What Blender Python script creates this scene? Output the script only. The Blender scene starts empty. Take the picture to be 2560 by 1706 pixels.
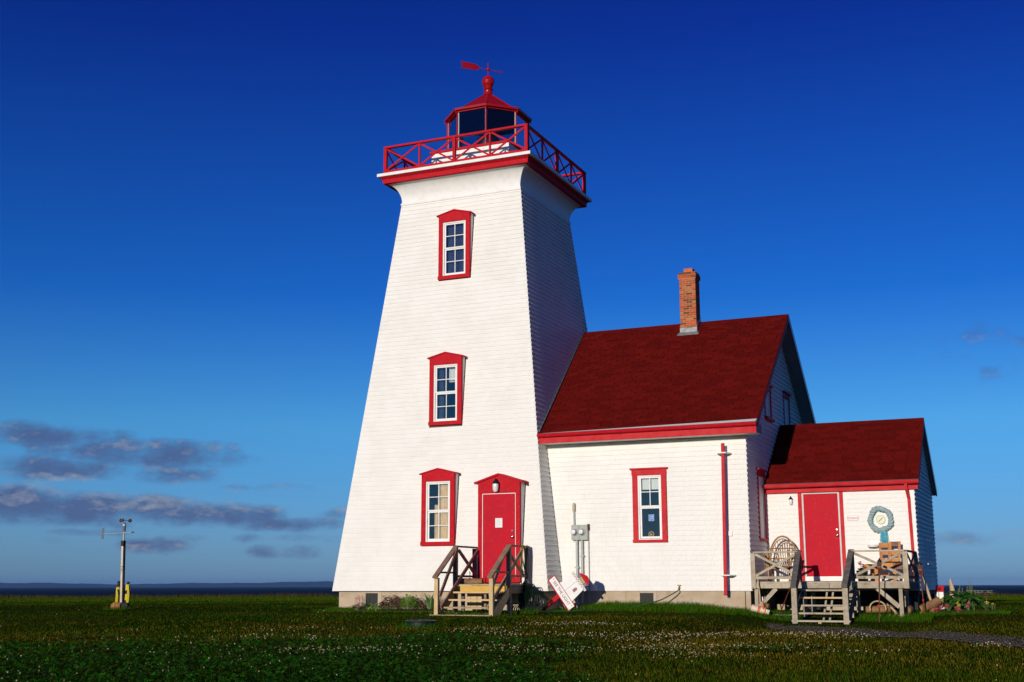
import bpy, math, random
import numpy as np
from mathutils import Matrix, Vector
random.seed(7); rng = np.random.default_rng(11)
SC = bpy.context.scene
COL = SC.collection
R = math.radians

# ------------------------------------------------------------------ camera
CAM = Vector((14.1174, -29.8997, 0.1339))
yaw, pitch, roll = 0.4211, 0.195, -0.0022
r0 = Vector((math.cos(yaw), math.sin(yaw), 0)); f0 = Vector((-math.sin(yaw), math.cos(yaw), 0)); u0 = Vector((0, 0, 1))
FW = f0*math.cos(pitch)+u0*math.sin(pitch); UP = u0*math.cos(pitch)-f0*math.sin(pitch)
RT = r0*math.cos(roll)+UP*math.sin(roll); UP = UP*math.cos(roll)-r0*math.sin(roll)
cd = bpy.data.cameras.new('camera'); cam = bpy.data.objects.new('camera', cd); COL.objects.link(cam)
cam.matrix_world = Matrix(((RT.x, UP.x, -FW.x, CAM.x), (RT.y, UP.y, -FW.y, CAM.y), (RT.z, UP.z, -FW.z, CAM.z), (0, 0, 0, 1)))
cd.sensor_fit = 'HORIZONTAL'; cd.sensor_width = 36; cd.lens = 3091.36/2560*36
cd.clip_start = 0.1; cd.clip_end = 90000
SC.camera = cam

# ------------------------------------------------------------------ sky, sun, exposure
SUN_EL, SUN_AZ = R(10.0), R(1.2)          # low sun in front of the facades, a little to their left
sdir = Vector((-math.sin(SUN_AZ)*math.cos(SUN_EL), -math.cos(SUN_AZ)*math.cos(SUN_EL), math.sin(SUN_EL)))
W = bpy.data.worlds.new('World'); SC.world = W; W.use_nodes = True
nt = W.node_tree; nt.nodes.clear()
def nd(t, **k):
    n = nt.nodes.new(t)
    for a, b in k.items(): setattr(n, a, b)
    return n
def lk(a, b): nt.links.new(a, b)
def mth(op, a, b=None, c=None, clamp=False):
    n = nd('ShaderNodeMath', operation=op); n.use_clamp = clamp
    for i, x in enumerate((a, b, c)):
        if x is None: continue
        if isinstance(x, (int, float)): n.inputs[i].default_value = x
        else: lk(x, n.inputs[i])
    return n.outputs[0]
sky = nd('ShaderNodeTexSky', sky_type='NISHITA'); sky.sun_disc = False
sky.sun_elevation = SUN_EL; sky.sun_rotation = math.pi+SUN_AZ
sky.air_density = 1.0; sky.dust_density = 0.1; sky.ozone_density = 5.0; sky.altitude = 0
tc = nd('ShaderNodeTexCoord'); sp = nd('ShaderNodeSeparateXYZ'); lk(tc.outputs['Generated'], sp.inputs[0])
el = mth('MULTIPLY', mth('ARCSINE', sp.outputs[2]), 180/math.pi)
az = mth('MULTIPLY', mth('ARCTAN2', sp.outputs[0], sp.outputs[1]), 180/math.pi)
# polarised, saturated evening sky: deepens with elevation
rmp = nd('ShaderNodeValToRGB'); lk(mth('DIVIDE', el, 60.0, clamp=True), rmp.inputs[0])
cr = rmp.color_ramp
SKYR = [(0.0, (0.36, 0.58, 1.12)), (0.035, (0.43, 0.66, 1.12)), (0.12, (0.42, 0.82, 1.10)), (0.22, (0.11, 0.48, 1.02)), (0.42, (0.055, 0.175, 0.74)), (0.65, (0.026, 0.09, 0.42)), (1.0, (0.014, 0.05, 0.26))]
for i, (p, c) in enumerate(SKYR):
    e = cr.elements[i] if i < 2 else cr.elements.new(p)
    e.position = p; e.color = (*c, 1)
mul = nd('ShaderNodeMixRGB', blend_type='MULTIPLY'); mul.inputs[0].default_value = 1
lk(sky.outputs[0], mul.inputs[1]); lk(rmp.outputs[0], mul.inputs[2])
# low evening clouds (direction space: az, el in degrees)
cxyz = nd('ShaderNodeCombineXYZ'); lk(az, cxyz.inputs[0]); lk(mth('MULTIPLY', el, 1.75), cxyz.inputs[1])
def noise(scale, det, off=(0, 0, 0)):
    mp = nd('ShaderNodeMapping'); mp.inputs['Location'].default_value = off; lk(cxyz.outputs[0], mp.inputs[0])
    n = nd('ShaderNodeTexNoise'); n.inputs['Scale'].default_value = scale; n.inputs['Detail'].default_value = det; n.inputs['Roughness'].default_value = .55
    lk(mp.outputs[0], n.inputs[0]); return n.outputs[0]
n1 = noise(.52, 4.5); n1b = noise(.52, 4.5, (0, -.42, 0)); n2 = noise(1.7, 5, (9, 3, 0))
BL = [(-45.6, 6.40, 5.2, .66, 1.15), (-40.6, 5.75, 5.6, .78, 1.25), (-44.4, 5.00, 4.2, .66, 1.1), (-39.8, 4.85, 3.0, .5, .8), (-35.6, 4.35, 2.2, .25, .5),
      (-46.4, 3.45, 5.0, 1.0, 1.5), (-42.0, 3.3, 5.2, .82, 1.5), (-38.0, 3.1, 4.8, .70, 1.4), (-34.6, 2.75, 3.4, .42, .9), (-31.6, 3.2, 1.8, .3, .5),
      (-40.0, 1.75, 1.9, .46, .9), (-35.1, 1.55, 1.0, .38, .8), (-33.8, 1.5, 1.3, .42, .9), (-44.6, 1.95, 1.2, .25, .5), (-43, 2.25, 2.0, .2, .5), (-47, 1.9, .8, .45, .8), (-36, 2.1, 6.0, .22, .4),
      (-3.0, 10.4, 2.4, .5, .16), (-1.3, 9.0, 2.2, .5, .18), (-2.5, 1.95, 5.0, .35, .3),
      (-53, 6.0, 6, .8, 1), (-54, 3.4, 7, .95, 1.2), (-66, 4.2, 8, .9, 1), (-80, 3.5, 8, .8, 1), (14, 3.6, 8, .7, .8), (30, 5.0, 9, .8, .9), (120, 4.5, 20, .9, .8), (-140, 5, 20, 1, .8)]
acc = None
for a0, e0, wa, we, st in BL:
    qa = mth('POWER', mth('ABSOLUTE', mth('DIVIDE', mth('SUBTRACT', az, a0), wa)), 2.0)
    qe = mth('POWER', mth('ABSOLUTE', mth('DIVIDE', mth('SUBTRACT', el, e0), we)), 2.0)
    v = mth('MULTIPLY', mth('SUBTRACT', 1.0, mth('ADD', qa, qe)), st)
    acc = v if acc is None else mth('MAXIMUM', acc, v)
acc = mth('MAXIMUM', acc, -1.5)
def dens(n): return mth('ADD', mth('MULTIPLY', acc, .62), mth('MULTIPLY', mth('SUBTRACT', n, .5), 1.9))
ss = nd('ShaderNodeMapRange', interpolation_type='SMOOTHSTEP'); lk(dens(n1), ss.inputs[0]); ss.inputs[1].default_value = -.04; ss.inputs[2].default_value = .90; ss.inputs[4].default_value = .82
# lit side: where the cloud is thinner just above
lit = nd('ShaderNodeMapRange'); hgt = mth('DIVIDE', mth('SUBTRACT', mth('ADD', el, mth('MULTIPLY', mth('ADD', az, 42.0), .045)), 3.35), .8)   # height within the long cumulus bank
bank = mth('MULTIPLY', mth('MINIMUM', mth('MAXIMUM', hgt, -1.0), 1.0), mth('MULTIPLY', mth('SUBTRACT', 1.75, mth('ABSOLUTE', hgt)), 1.6, clamp=True))
lk(mth('ADD', mth('ADD', mth('SUBTRACT', n1, n1b), mth('MULTIPLY', mth('SUBTRACT', n2, .5), .22)), mth('MULTIPLY', bank, .17)), lit.inputs[0])
lit.inputs[1].default_value = .03; lit.inputs[2].default_value = .30
ccol = nd('ShaderNodeMixRGB'); lk(lit.outputs[0], ccol.inputs[0])
CLOUD_D, CLOUD_L = (.085, .115, .28, 1), (.44, .43, .48, 1)
ccol.inputs[1].default_value = CLOUD_D; ccol.inputs[2].default_value = CLOUD_L
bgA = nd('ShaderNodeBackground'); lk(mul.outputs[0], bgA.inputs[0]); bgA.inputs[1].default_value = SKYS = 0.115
bgB = nd('ShaderNodeBackground'); lk(ccol.outputs[0], bgB.inputs[0]); bgB.inputs[1].default_value = 0.8
mx = nd('ShaderNodeMixShader'); lk(ss.outputs[0], mx.inputs[0]); lk(bgA.outputs[0], mx.inputs[1]); lk(bgB.outputs[0], mx.inputs[2])
wo = nd('ShaderNodeOutputWorld'); lk(mx.outputs[0], wo.inputs[0])
sl = bpy.data.lights.new('sun', 'SUN'); sl.energy = 3.75; sl.angle = R(.53); sl.color = (1.0, .91, .79)
so = bpy.data.objects.new('sun', sl); COL.objects.link(so); so.rotation_euler = sdir.to_track_quat('Z', 'Y').to_euler()
so.location = (0, -60, 40)
vs = SC.view_settings; vs.view_transform = 'Standard'; vs.look = 'None'; vs.exposure = 0; vs.gamma = 1; vs.use_curve_mapping = False
SC.cycles.max_bounces = 8; SC.cycles.transparent_max_bounces = 16

# ------------------------------------------------------------------ materials
def M(name, c1, c2=None, scale=4, rough=.6, bump=0, bscale=60, spec=.4, metal=0, island=0, lo=.42, hi=.62, stretch=(1, 1, 1), c3=None, scale3=30, fac3=.5, attr=None):
    m = bpy.data.materials.new(name); m.use_nodes = True; t = m.node_tree; b = t.nodes['Principled BSDF']
    N = t.nodes.new; L = t.links.new
    b.inputs['Roughness'].default_value = rough; b.inputs['Metallic'].default_value = metal; b.inputs['Specular IOR Level'].default_value = spec
    tcn = N('ShaderNodeTexCoord'); mp = N('ShaderNodeMapping'); mp.inputs['Scale'].default_value = stretch; L(tcn.outputs['Object'], mp.inputs[0])
    col = None
    if attr:
        a = N('ShaderNodeAttribute'); a.attribute_name = attr; col = a.outputs[0]
    if c2:
        n = N('ShaderNodeTexNoise'); n.inputs['Scale'].default_value = scale; n.inputs['Detail'].default_value = 7; n.inputs['Roughness'].default_value = .6; L(mp.outputs[0], n.inputs[0])
        mr = N('ShaderNodeMapRange'); mr.inputs[1].default_value = lo; mr.inputs[2].default_value = hi; L(n.outputs[0], mr.inputs[0])
        mxn = N('ShaderNodeMixRGB'); L(mr.outputs[0], mxn.inputs[0]); mxn.inputs[1].default_value = (*c1, 1); mxn.inputs[2].default_value = (*c2, 1); col = mxn.outputs[0]
    if c3:
        n = N('ShaderNodeTexNoise'); n.inputs['Scale'].default_value = scale3; n.inputs['Detail'].default_value = 5; L(mp.outputs[0], n.inputs[0])
        mr = N('ShaderNodeMapRange'); mr.inputs[1].default_value = .58; mr.inputs[2].default_value = .70; mr.inputs[4].default_value = fac3; L(n.outputs[0], mr.inputs[0])
        mxn = N('ShaderNodeMixRGB'); L(mr.outputs[0], mxn.inputs[0])
        if col: L(col, mxn.inputs[1])
        else: mxn.inputs[1].default_value = (*c1, 1)
        mxn.inputs[2].default_value = (*c3, 1); col = mxn.outputs[0]
    if island:
        g = N('ShaderNodeNewGeometry'); oi = N('ShaderNodeObjectInfo')
        ad = N('ShaderNodeMath'); ad.operation = 'ADD'; L(g.outputs['Random Per Island'], ad.inputs[0]); L(oi.outputs['Random'], ad.inputs[1])
        fr = N('ShaderNodeMath'); fr.operation = 'FRACT'; L(ad.outputs[0], fr.inputs[0])
        mr = N('ShaderNodeMapRange'); mr.inputs[3].default_value = 1-island; mr.inputs[4].default_value = 1+island; L(fr.outputs[0], mr.inputs[0])
        hs = N('ShaderNodeHueSaturation'); L(mr.outputs[0], hs.inputs['Value'])
        if col: L(col, hs.inputs['Color'])
        else: hs.inputs['Color'].default_value = (*c1, 1)
        col = hs.outputs[0]
    if col: L(col, b.inputs['Base Color'])
    else: b.inputs['Base Color'].default_value = (*c1, 1)
    if bump:
        n = N('ShaderNodeTexNoise'); n.inputs['Scale'].default_value = bscale; n.inputs['Detail'].default_value = 5; L(mp.outputs[0], n.inputs[0])
        bp = N('ShaderNodeBump'); bp.inputs['Strength'].default_value = bump; bp.inputs['Distance'].default_value = .01; L(n.outputs[0], bp.inputs['Height']); L(bp.outputs[0], b.inputs['Normal'])
    return m
MT = {}
MT['white'] = M('white_shingle_paint', (.81, .795, .745), (.775, .76, .705), 1.3, .6, .06, 60, spec=.2, island=.015, c3=(.60, .57, .50), scale3=2.3, fac3=.10)
MT['trimwhite'] = M('white_trim_paint', (.80, .79, .76), (.74, .73, .69), 6, .5, .1, 40)
MT['red'] = M('red_paint', (.50, .008, .018), (.44, .007, .014), 5, .6, .15, 50, spec=.1, c3=(.62, .14, .13), scale3=24, fac3=.2)
MT['redfade'] = M('sun_faded_red_paint', (.55, .030, .034), (.48, .016, .024), 4, .6, .2, 45, spec=.12, c3=(.66, .18, .16), scale3=26, fac3=.18)
MT['reddoor'] = M('red_door_paint', (.50, .008, .020), (.45, .009, .024), 3, .6, .03, 20, spec=.1, c3=(.66, .20, .20), scale3=17, fac3=.08)
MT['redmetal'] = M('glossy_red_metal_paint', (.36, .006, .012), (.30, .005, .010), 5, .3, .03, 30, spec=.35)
MT['roof'] = M('red_asphalt_shingle', (.140, .0068, .0045), (.108, .0050, .0036), 16, .95, .6, 220, spec=.05, island=.20, c3=(.105, .0055, .0040), scale3=.7, fac3=.4)
MT['tar'] = M('dark_roof_felt', (.020, .006, .005), rough=.95, spec=.05)
MT['concrete'] = M('beige_concrete', (.50, .41, .30), (.42, .32, .21), 1.6, .85, .3, 40, spec=.2, c3=(.26, .19, .12), scale3=4.5, fac3=.5)
MT['sheath'] = M('dark_sheathing', (.10, .085, .07), rough=.9)
MT['soffit'] = M('shade_greyed_white_soffit', (.22, .21, .20), (.18, .175, .17), 4, .6)  # white paint; the shade under the overhang is put into this grey
MT['mortar'] = M('pale_mortar', (.52, .30, .15), (.44, .25, .12), 20, .95, .3, 80)
MT['brick'] = M('red_brick', (.46, .095, .034), (.38, .072, .028), 30, .9, .4, 90, island=.2)
MT['brickdark'] = M('dark_brick', (.115, .055, .030), (.15, .07, .035), 30, .9, .4, 90, island=.25)
MT['bricktan'] = M('tan_brick', (.42, .165, .055), (.32, .13, .05), 30, .9, .4, 90, island=.2)
MT['clay'] = M('clay_flue', (.55, .15, .045), (.48, .12, .04), 8, .8)
MT['lead'] = M('lead_flashing', (.25, .255, .25), (.17, .175, .175), 9, .5, .2, 30, metal=.2)
MT['greywood'] = M('weathered_grey_wood', (.44, .375, .275), (.33, .275, .20), 5, .85, .5, 70, spec=.2, c3=(.10, .085, .065), scale3=14, fac3=.55, island=.1)
MT['darkwood'] = M('weathered_and_shaded_wood', (.105, .095, .085), (.17, .15, .13), 9, .9, .6, 60, spec=.15, island=.1)  # dark weathered stair wood; also carries the shade on the deck's right side
MT['brownwood'] = M('brown_stained_wood', (.20, .110, .078), (.26, .155, .11), 6, .8, .4, 60, spec=.2, island=.15)
MT['brownwood2'] = M('faded_brown_wood', (.33, .235, .155), (.25, .17, .115), 6, .85, .4, 60, spec=.2, island=.15)
MT['newwood'] = M('fresh_pine_wood', (.60, .44, .22), (.52, .36, .165), 5, .7, .3, 60, c3=(.36, .20, .08), scale3=11, fac3=.5, island=.08)
MT['yellowwood'] = M('yellow_pine_board', (.62, .38, .07), (.55, .32, .055), 6, .7, .2, 50)
MT['tread'] = M('worn_tread_wood', (.44, .33, .19), (.34, .25, .15), 6, .8, .4, 60, c3=(.16, .11, .06), scale3=12, fac3=.5, island=.12)
MT['amberwood'] = M('amber_stained_wood', (.50, .19, .016), (.40, .135, .012), 7, .55, .2, 50, island=.15)
MT['wicker'] = M('bentwood_willow', (.36, .19, .065), (.24, .12, .04), 14, .6, .3, 70, island=.2)
MT['bark'] = M('log_bark', (.18, .085, .038), (.30, .17, .075), 8, .9, .8, 40, c3=(.12, .07, .035), scale3=16, fac3=.7)
MT['driftwood'] = M('pale_driftwood', (.55, .40, .25), (.43, .29, .16), 7, .85, .6, 50, stretch=(3, 3, .5))
MT['galv'] = M('galvanised_grey', (.42, .44, .42), (.37, .39, .37), 10, .5, .05, 40, metal=.15)
MT['meterbox'] = M('grey_green_enamel', (.34, .37, .33), (.30, .33, .29), 6, .45)
MT['tanplastic'] = M('tan_plastic', (.45, .38, .26), rough=.5)
MT['blackmetal'] = M('black_metal', (.012, .012, .012), rough=.45)
MT['chrome'] = M('satin_chrome', (.75, .74, .72), rough=.18, metal=1)
MT['opal'] = M('opal_glass', (.75, .75, .73), rough=.15, spec=.6)
MT['mesh'] = M('dark_vent_mesh', (.030, .033, .026), (.022, .025, .02), 60, .7)
MT['hose'] = M('green_hose', (.004, .042, .014), rough=.3, spec=.6)
MT['hosedark'] = M('dark_green_hose', (.0025, .009, .005), rough=.35, spec=.35)
MT['yrope'] = M('yellow_rope', (.62, .50, .03), (.52, .40, .02), 40, .8)
MT['orope'] = M('tan_rope', (.50, .34, .10), (.4, .26, .08), 40, .85)
MT['grope'] = M('teal_grey_rope', (.36, .48, .48), (.25, .36, .37), 30, .85, .6, 90, island=.1)
MT['bluefringe'] = M('blue_rope_fringe', (.05, .30, .42), (.10, .42, .52), 20, .85, island=.3)
MT['cream'] = M('cream_dial', (.58, .58, .42), rough=.4)
MT['paper'] = M('white_paper', (.78, .78, .76), rough=.8)
MT['papertext'] = M('faint_grey_print', (.45, .46, .47), rough=.8)
MT['bluecard'] = M('blue_sea_picture', (.05, .16, .42), (.25, .42, .62), 14, .4, stretch=(1, 1, 4))
MT['lidgreen'] = M('dark_green_plastic', (.006, .016, .011), (.010, .022, .016), 8, .5, .1, 20, spec=.2)
MT['curtain'] = M('tan_curtain', (.78, .58, .36), (.66, .48, .28), 10, .9)
MT['bluecurtain'] = M('navy_curtain', (.035, .05, .10), (.05, .07, .13), 10, .9)
MT['blind'] = M('white_blind', (.72, .72, .68), rough=.7)
MT['ink'] = M('dark_lettering', (.10, .03, .06), rough=.6)
MT['redink'] = M('red_lettering', (.48, .02, .03), rough=.6)
MT['buoywhite'] = M('buoy_white', (.70, .62, .48), (.58, .46, .30), 8, .6, .3, 50, c3=(.30, .18, .08), scale3=11, fac3=.6)
MT['buoyorange'] = M('orange_paint', (.72, .16, .03), (.55, .11, .03), 12, .6)
MT['torch'] = M('reddish_bamboo', (.115, .026, .010), (.07, .016, .007), 12, .5, .2, 60, spec=.2)
MT['pot'] = M('black_plastic_pot', (.012, .012, .012), rough=.5)
MT['soil'] = M('dark_soil', (.028, .018, .012), (.045, .028, .018), 9, .95, .9, 30, spec=.1)
MT['hosta'] = M('hosta_leaf', (.035, .115, .015), (.050, .150, .022), 9, .45, .2, 40, spec=.45, island=.3)
MT['lime'] = M('lime_leaf', (.16, .32, .022), (.22, .40, .035), 10, .5, island=.3)
MT['burgundy'] = M('burgundy_leaf', (.16, .060, .045), (.24, .10, .07), 10, .55, island=.35)
MT['darkleaf'] = M('dark_green_leaf', (.016, .050, .012), (.028, .075, .018), 10, .55, island=.35)
MT['midleaf'] = M('mid_green_leaf', (.045, .13, .022), (.065, .17, .03), 10, .5, island=.35)
MT['pinkflower'] = M('pink_petal', (.55, .055, .11), (.62, .16, .20), 30, .6, island=.3)
MT['redflower'] = M('scarlet_petal', (.62, .012, .020), rough=.6, island=.2)
MT['yellowflower'] = M('yellow_petal', (.80, .58, .015), rough=.6, island=.1)
MT['stalk'] = M('pale_green_stalk', (.17, .22, .09), (.22, .22, .10), 12, .7)
MT['rust'] = M('rusty_iron', (.085, .034, .018), (.12, .05, .026), 12, .8, .4, 40)
MT['charcoal'] = M('near_black_matte', (.020, .018, .018), rough=.8)  # even near-black; also stands in for darkness under the entrance wing
MT['polepaint'] = M('chipped_white_pole', (.62, .55, .44), (.5, .42, .32), 8, .8, .4, 50, c3=(.12, .09, .06), scale3=15, fac3=.7)
MT['gunmetal'] = M('dull_grey_metal', (.16, .17, .17), rough=.45, metal=.4)
MT['boulder'] = M('sandstone', (.30, .12, .055), (.22, .085, .04), 6, .9, .6, 25)
MT['ceilgrey'] = M('dark_grey_ceiling', (.045, .052, .046), rough=.8)
MT['lensgreen'] = M('lamp_housing', (.02, .024, .022), rough=.4, metal=.3)
MT['stripe'] = M('violet_paint', (.16, .13, .24), rough=.6)
MT['bluegrey'] = M('blue_grey_paint', (.16, .22, .25), rough=.6)
MT['concretebin'] = M('grey_table_wood', (.20, .20, .16), (.15, .15, .12), 6, .85)
def glass_mat(name, tint=(.9, .95, .95), base=.06):
    m = bpy.data.materials.new(name); m.use_nodes = True; t = m.node_tree; t.nodes.clear()
    o = t.nodes.new('ShaderNodeOutputMaterial'); mxs = t.nodes.new('ShaderNodeMixShader'); fr = t.nodes.new('ShaderNodeFresnel'); fr.inputs[0].default_value = 1.5
    tr = t.nodes.new('ShaderNodeBsdfTransparent'); tr.inputs[0].default_value = (*tint, 1)
    gl = t.nodes.new('ShaderNodeBsdfGlossy'); gl.inputs['Roughness'].default_value = .02
    ad = t.nodes.new('ShaderNodeMath'); ad.operation = 'ADD'; ad.inputs[1].default_value = base
    t.links.new(fr.outputs[0], ad.inputs[0]); t.links.new(ad.outputs[0], mxs.inputs[0]); t.links.new(tr.outputs[0], mxs.inputs[1]); t.links.new(gl.outputs[0], mxs.inputs[2]); t.links.new(mxs.outputs[0], o.inputs[0])
    return m
MT['glass'] = glass_mat('window_glass', (.95, .97, .96), .03)
MT['lglass'] = glass_mat('lantern_glass', (.80, .86, .86), .0)

# ------------------------------------------------------------------ builders
WL = {}
def V(*a): return Vector(a)
class Fr:
    """local frame on a face: u along, n outward, w up"""
    def __init__(s, O, U=(1, 0, 0), N=(0, -1, 0), T=(0, 0, 1)):
        s.O, s.U, s.N, s.T = Vector(O), Vector(U).normalized(), Vector(N).normalized(), Vector(T).normalized()
    def p(s, u, n, w): return s.O+s.U*u+s.N*n+s.T*w
WF = Fr((0, 0, 0), (1, 0, 0), (0, 1, 0), (0, 0, 1))
class MB:
    def __init__(s): s.v = []; s.f = []
    def add(s, vs, fs):
        o = len(s.v); s.v += [tuple(q) for q in vs]; s.f += [tuple(i+o for i in q) for q in fs]; return s
    def hexa(s, c):   # 8 corners: bottom 0-3 ccw, top 4-7
        return s.add(c, [(0, 3, 2, 1), (4, 5, 6, 7), (0, 1, 5, 4), (1, 2, 6, 5), (2, 3, 7, 6), (3, 0, 4, 7)])
    def box(s, x0, x1, y0, y1, z0, z1): return s.hexa([(x0, y0, z0), (x1, y0, z0), (x1, y1, z0), (x0, y1, z0), (x0, y0, z1), (x1, y0, z1), (x1, y1, z1), (x0, y1, z1)])
    def fbox(s, fr, u0, u1, n0, n1, w0, w1):
        return s.hexa([fr.p(u0, n1, w0), fr.p(u1, n1, w0), fr.p(u1, n0, w0), fr.p(u0, n0, w0), fr.p(u0, n1, w1), fr.p(u1, n1, w1), fr.p(u1, n0, w1), fr.p(u0, n0, w1)])
    def bar(s, a, b, w, h, side=None):
        a, b = Vector(a), Vector(b); d = (b-a).normalized()
        sd = Vector(side) if side else (d.cross(V(0, 0, 1)) if abs(d.z) < .97 else V(1, 0, 0))
        sd = (sd-d*sd.dot(d)).normalized(); up = sd.cross(d)
        k = [(-1, -1), (1, -1), (1, 1), (-1, 1)]
        return s.hexa([a+sd*(i*w/2)+up*(j*h/2) for i, j in k]+[b+sd*(i*w/2)+up*(j*h/2) for i, j in k])
    def prism(s, pts, vec):
        pts = [Vector(q) for q in pts]; vec = Vector(vec); n = len(pts)
        return s.add(pts+[q+vec for q in pts], [tuple(range(n))[::-1], tuple(range(n, 2*n))]+[(i, (i+1) % n, n+(i+1) % n, n+i) for i in range(n)])
    def tube(s, pts, r, n=8, closed=False):
        pts = [Vector(q) for q in pts]; m = len(pts); rr = r if hasattr(r, '__len__') else [r]*m
        o = len(s.v); up = None
        for i in range(m):
            d = (pts[(i+1) % m]-pts[i-1]) if closed else (pts[min(i+1, m-1)]-pts[max(i-1, 0)])
            d.normalize()
            if up is None: up = d.orthogonal().normalized()
            up = (up-d*up.dot(d)); up = up.normalized() if up.length > 1e-5 else d.orthogonal().normalized()
            sd = d.cross(up)
            for k in range(n):
                t = 2*math.pi*k/n; s.v.append(tuple(pts[i]+(up*math.cos(t)+sd*math.sin(t))*rr[i]))
        for i in range(m if closed else m-1):
            for k in range(n):
                a = o+i*n; b = o+((i+1) % m)*n; s.f.append((a+k, a+(k+1) % n, b+(k+1) % n, b+k))
        if not closed:
            s.f.append(tuple(o+k for k in range(n))[::-1]); s.f.append(tuple(o+(m-1)*n+k for k in range(n)))
        return s
    def lathe(s, prof, c, n=16, ph=0, axis='z'):
        c = Vector(c); o = len(s.v)
        for r, z in prof:
            for k in range(n):
                t = ph+2*math.pi*k/n; x, y = r*math.cos(t), r*math.sin(t)
                s.v.append(tuple(c+(V(x, y, z) if axis == 'z' else V(x, z, y) if axis == 'y' else V(z, x, y))))
        for i in range(len(prof)-1):
            for k in range(n): s.f.append((o+i*n+k, o+i*n+(k+1) % n, o+(i+1)*n+(k+1) % n, o+(i+1)*n+k))
        s.f.append(tuple(o+k for k in range(n))[::-1]); s.f.append(tuple(o+(len(prof)-1)*n+k for k in range(n)))
        return s
    def ball(s, c, r, n=12, m=8, sq=1): return s.lathe([(r*math.sin(math.pi*(i+.02)/(m+.04)), -sq*r*math.cos(math.pi*(i+.02)/(m+.04))) for i in range(m+1)], c, n)
    def leaf(s, base, d, up, L, w, droop=.3, seg=4):
        base, d = Vector(base), Vector(d).normalized(); sd = d.cross(Vector(up)).normalized(); nn = sd.cross(d).normalized()
        vs = []; fs = []
        for i in range(seg+1):
            t = i/seg; c = base+d*(L*t)-V(0, 0, 1)*(droop*L*t*t); ww = w*math.sin(math.pi*min(.98, .12+.86*t))**.8*.5
            vs += [c-sd*ww+nn*ww*.35, c, c+sd*ww+nn*ww*.35]
        for i in range(seg):
            a = i*3; fs += [(a, a+1, a+4, a+3), (a+1, a+2, a+5, a+4)]
        return s.add(vs, fs)
def org(o):
    return WL.get(o.name, V(0, 0, 0)) if o else V(0, 0, 0)
def tag(o, label=None, cat=None, group=None, kind=None):
    for k, v in (('label', label), ('category', cat), ('group', group), ('kind', kind)):
        if v: o[k] = v
    return o
def thing(name, loc, label, cat, group=None):
    o = bpy.data.objects.new(name, None); COL.objects.link(o); o.location = loc; o.empty_display_size = .2
    WL[o.name] = Vector(loc); return tag(o, label, cat, group)
def mesh(name, mb, origin):
    me = bpy.data.meshes.new(name); ox, oy, oz = origin
    me.from_pydata([(x-ox, y-oy, z-oz) for x, y, z in mb.v], [], mb.f); me.update(); return me
def part(name, mb, mat, parent, smooth=False, label=None, kind=None):
    og = org(parent); me = mesh(name, mb, og); me.materials.append(MT[mat] if isinstance(mat, str) else mat)
    if smooth:
        for p in me.polygons: p.use_smooth = True
        try: me.set_sharp_from_angle(angle=R(40))
        except Exception: pass
    o = bpy.data.objects.new(name, me); COL.objects.link(o); o.parent = parent; WL[o.name] = og
    return tag(o, label, None, None, kind)
def solo(name, mb, mat, loc, label, cat, group=None, smooth=False, kind=None):
    me = mesh(name, mb, loc); me.materials.append(MT[mat] if isinstance(mat, str) else mat)
    if smooth:
        for p in me.polygons: p.use_smooth = True
        try: me.set_sharp_from_angle(angle=R(40))
        except Exception: pass
    o = bpy.data.objects.new(name, me); COL.objects.link(o); o.location = loc; WL[o.name] = Vector(loc)
    return tag(o, label, cat, group, kind)
def inst(name, me, M4, parent, mat=None):
    o = bpy.data.objects.new(name, me); COL.objects.link(o); o.parent = parent
    o.matrix_local = Matrix.Translation(-org(parent)) @ M4; return o
def text_mb(txt, size, fr, n, sx=1, depth=.003, align='CENTER', fit=None):
    cu = bpy.data.curves.new('t', 'FONT'); cu.body = txt; cu.size = size; cu.align_x = align; cu.align_y = 'CENTER'; cu.resolution_u = 3
    ob = bpy.data.objects.new('t', cu); COL.objects.link(ob); dg = bpy.context.evaluated_depsgraph_get()
    me = bpy.data.meshes.new_from_object(ob.evaluated_get(dg)); mb = MB()
    if fit: xs = [v.co.x for v in me.vertices]; sx = fit/(max(xs)-min(xs))
    mb.add([fr.p(v.co.x*sx, n+depth, v.co.y) for v in me.vertices], [tuple(p.vertices) for p in me.polygons])
    bpy.data.objects.remove(ob); bpy.data.curves.remove(cu); bpy.data.meshes.remove(me); return mb

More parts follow.
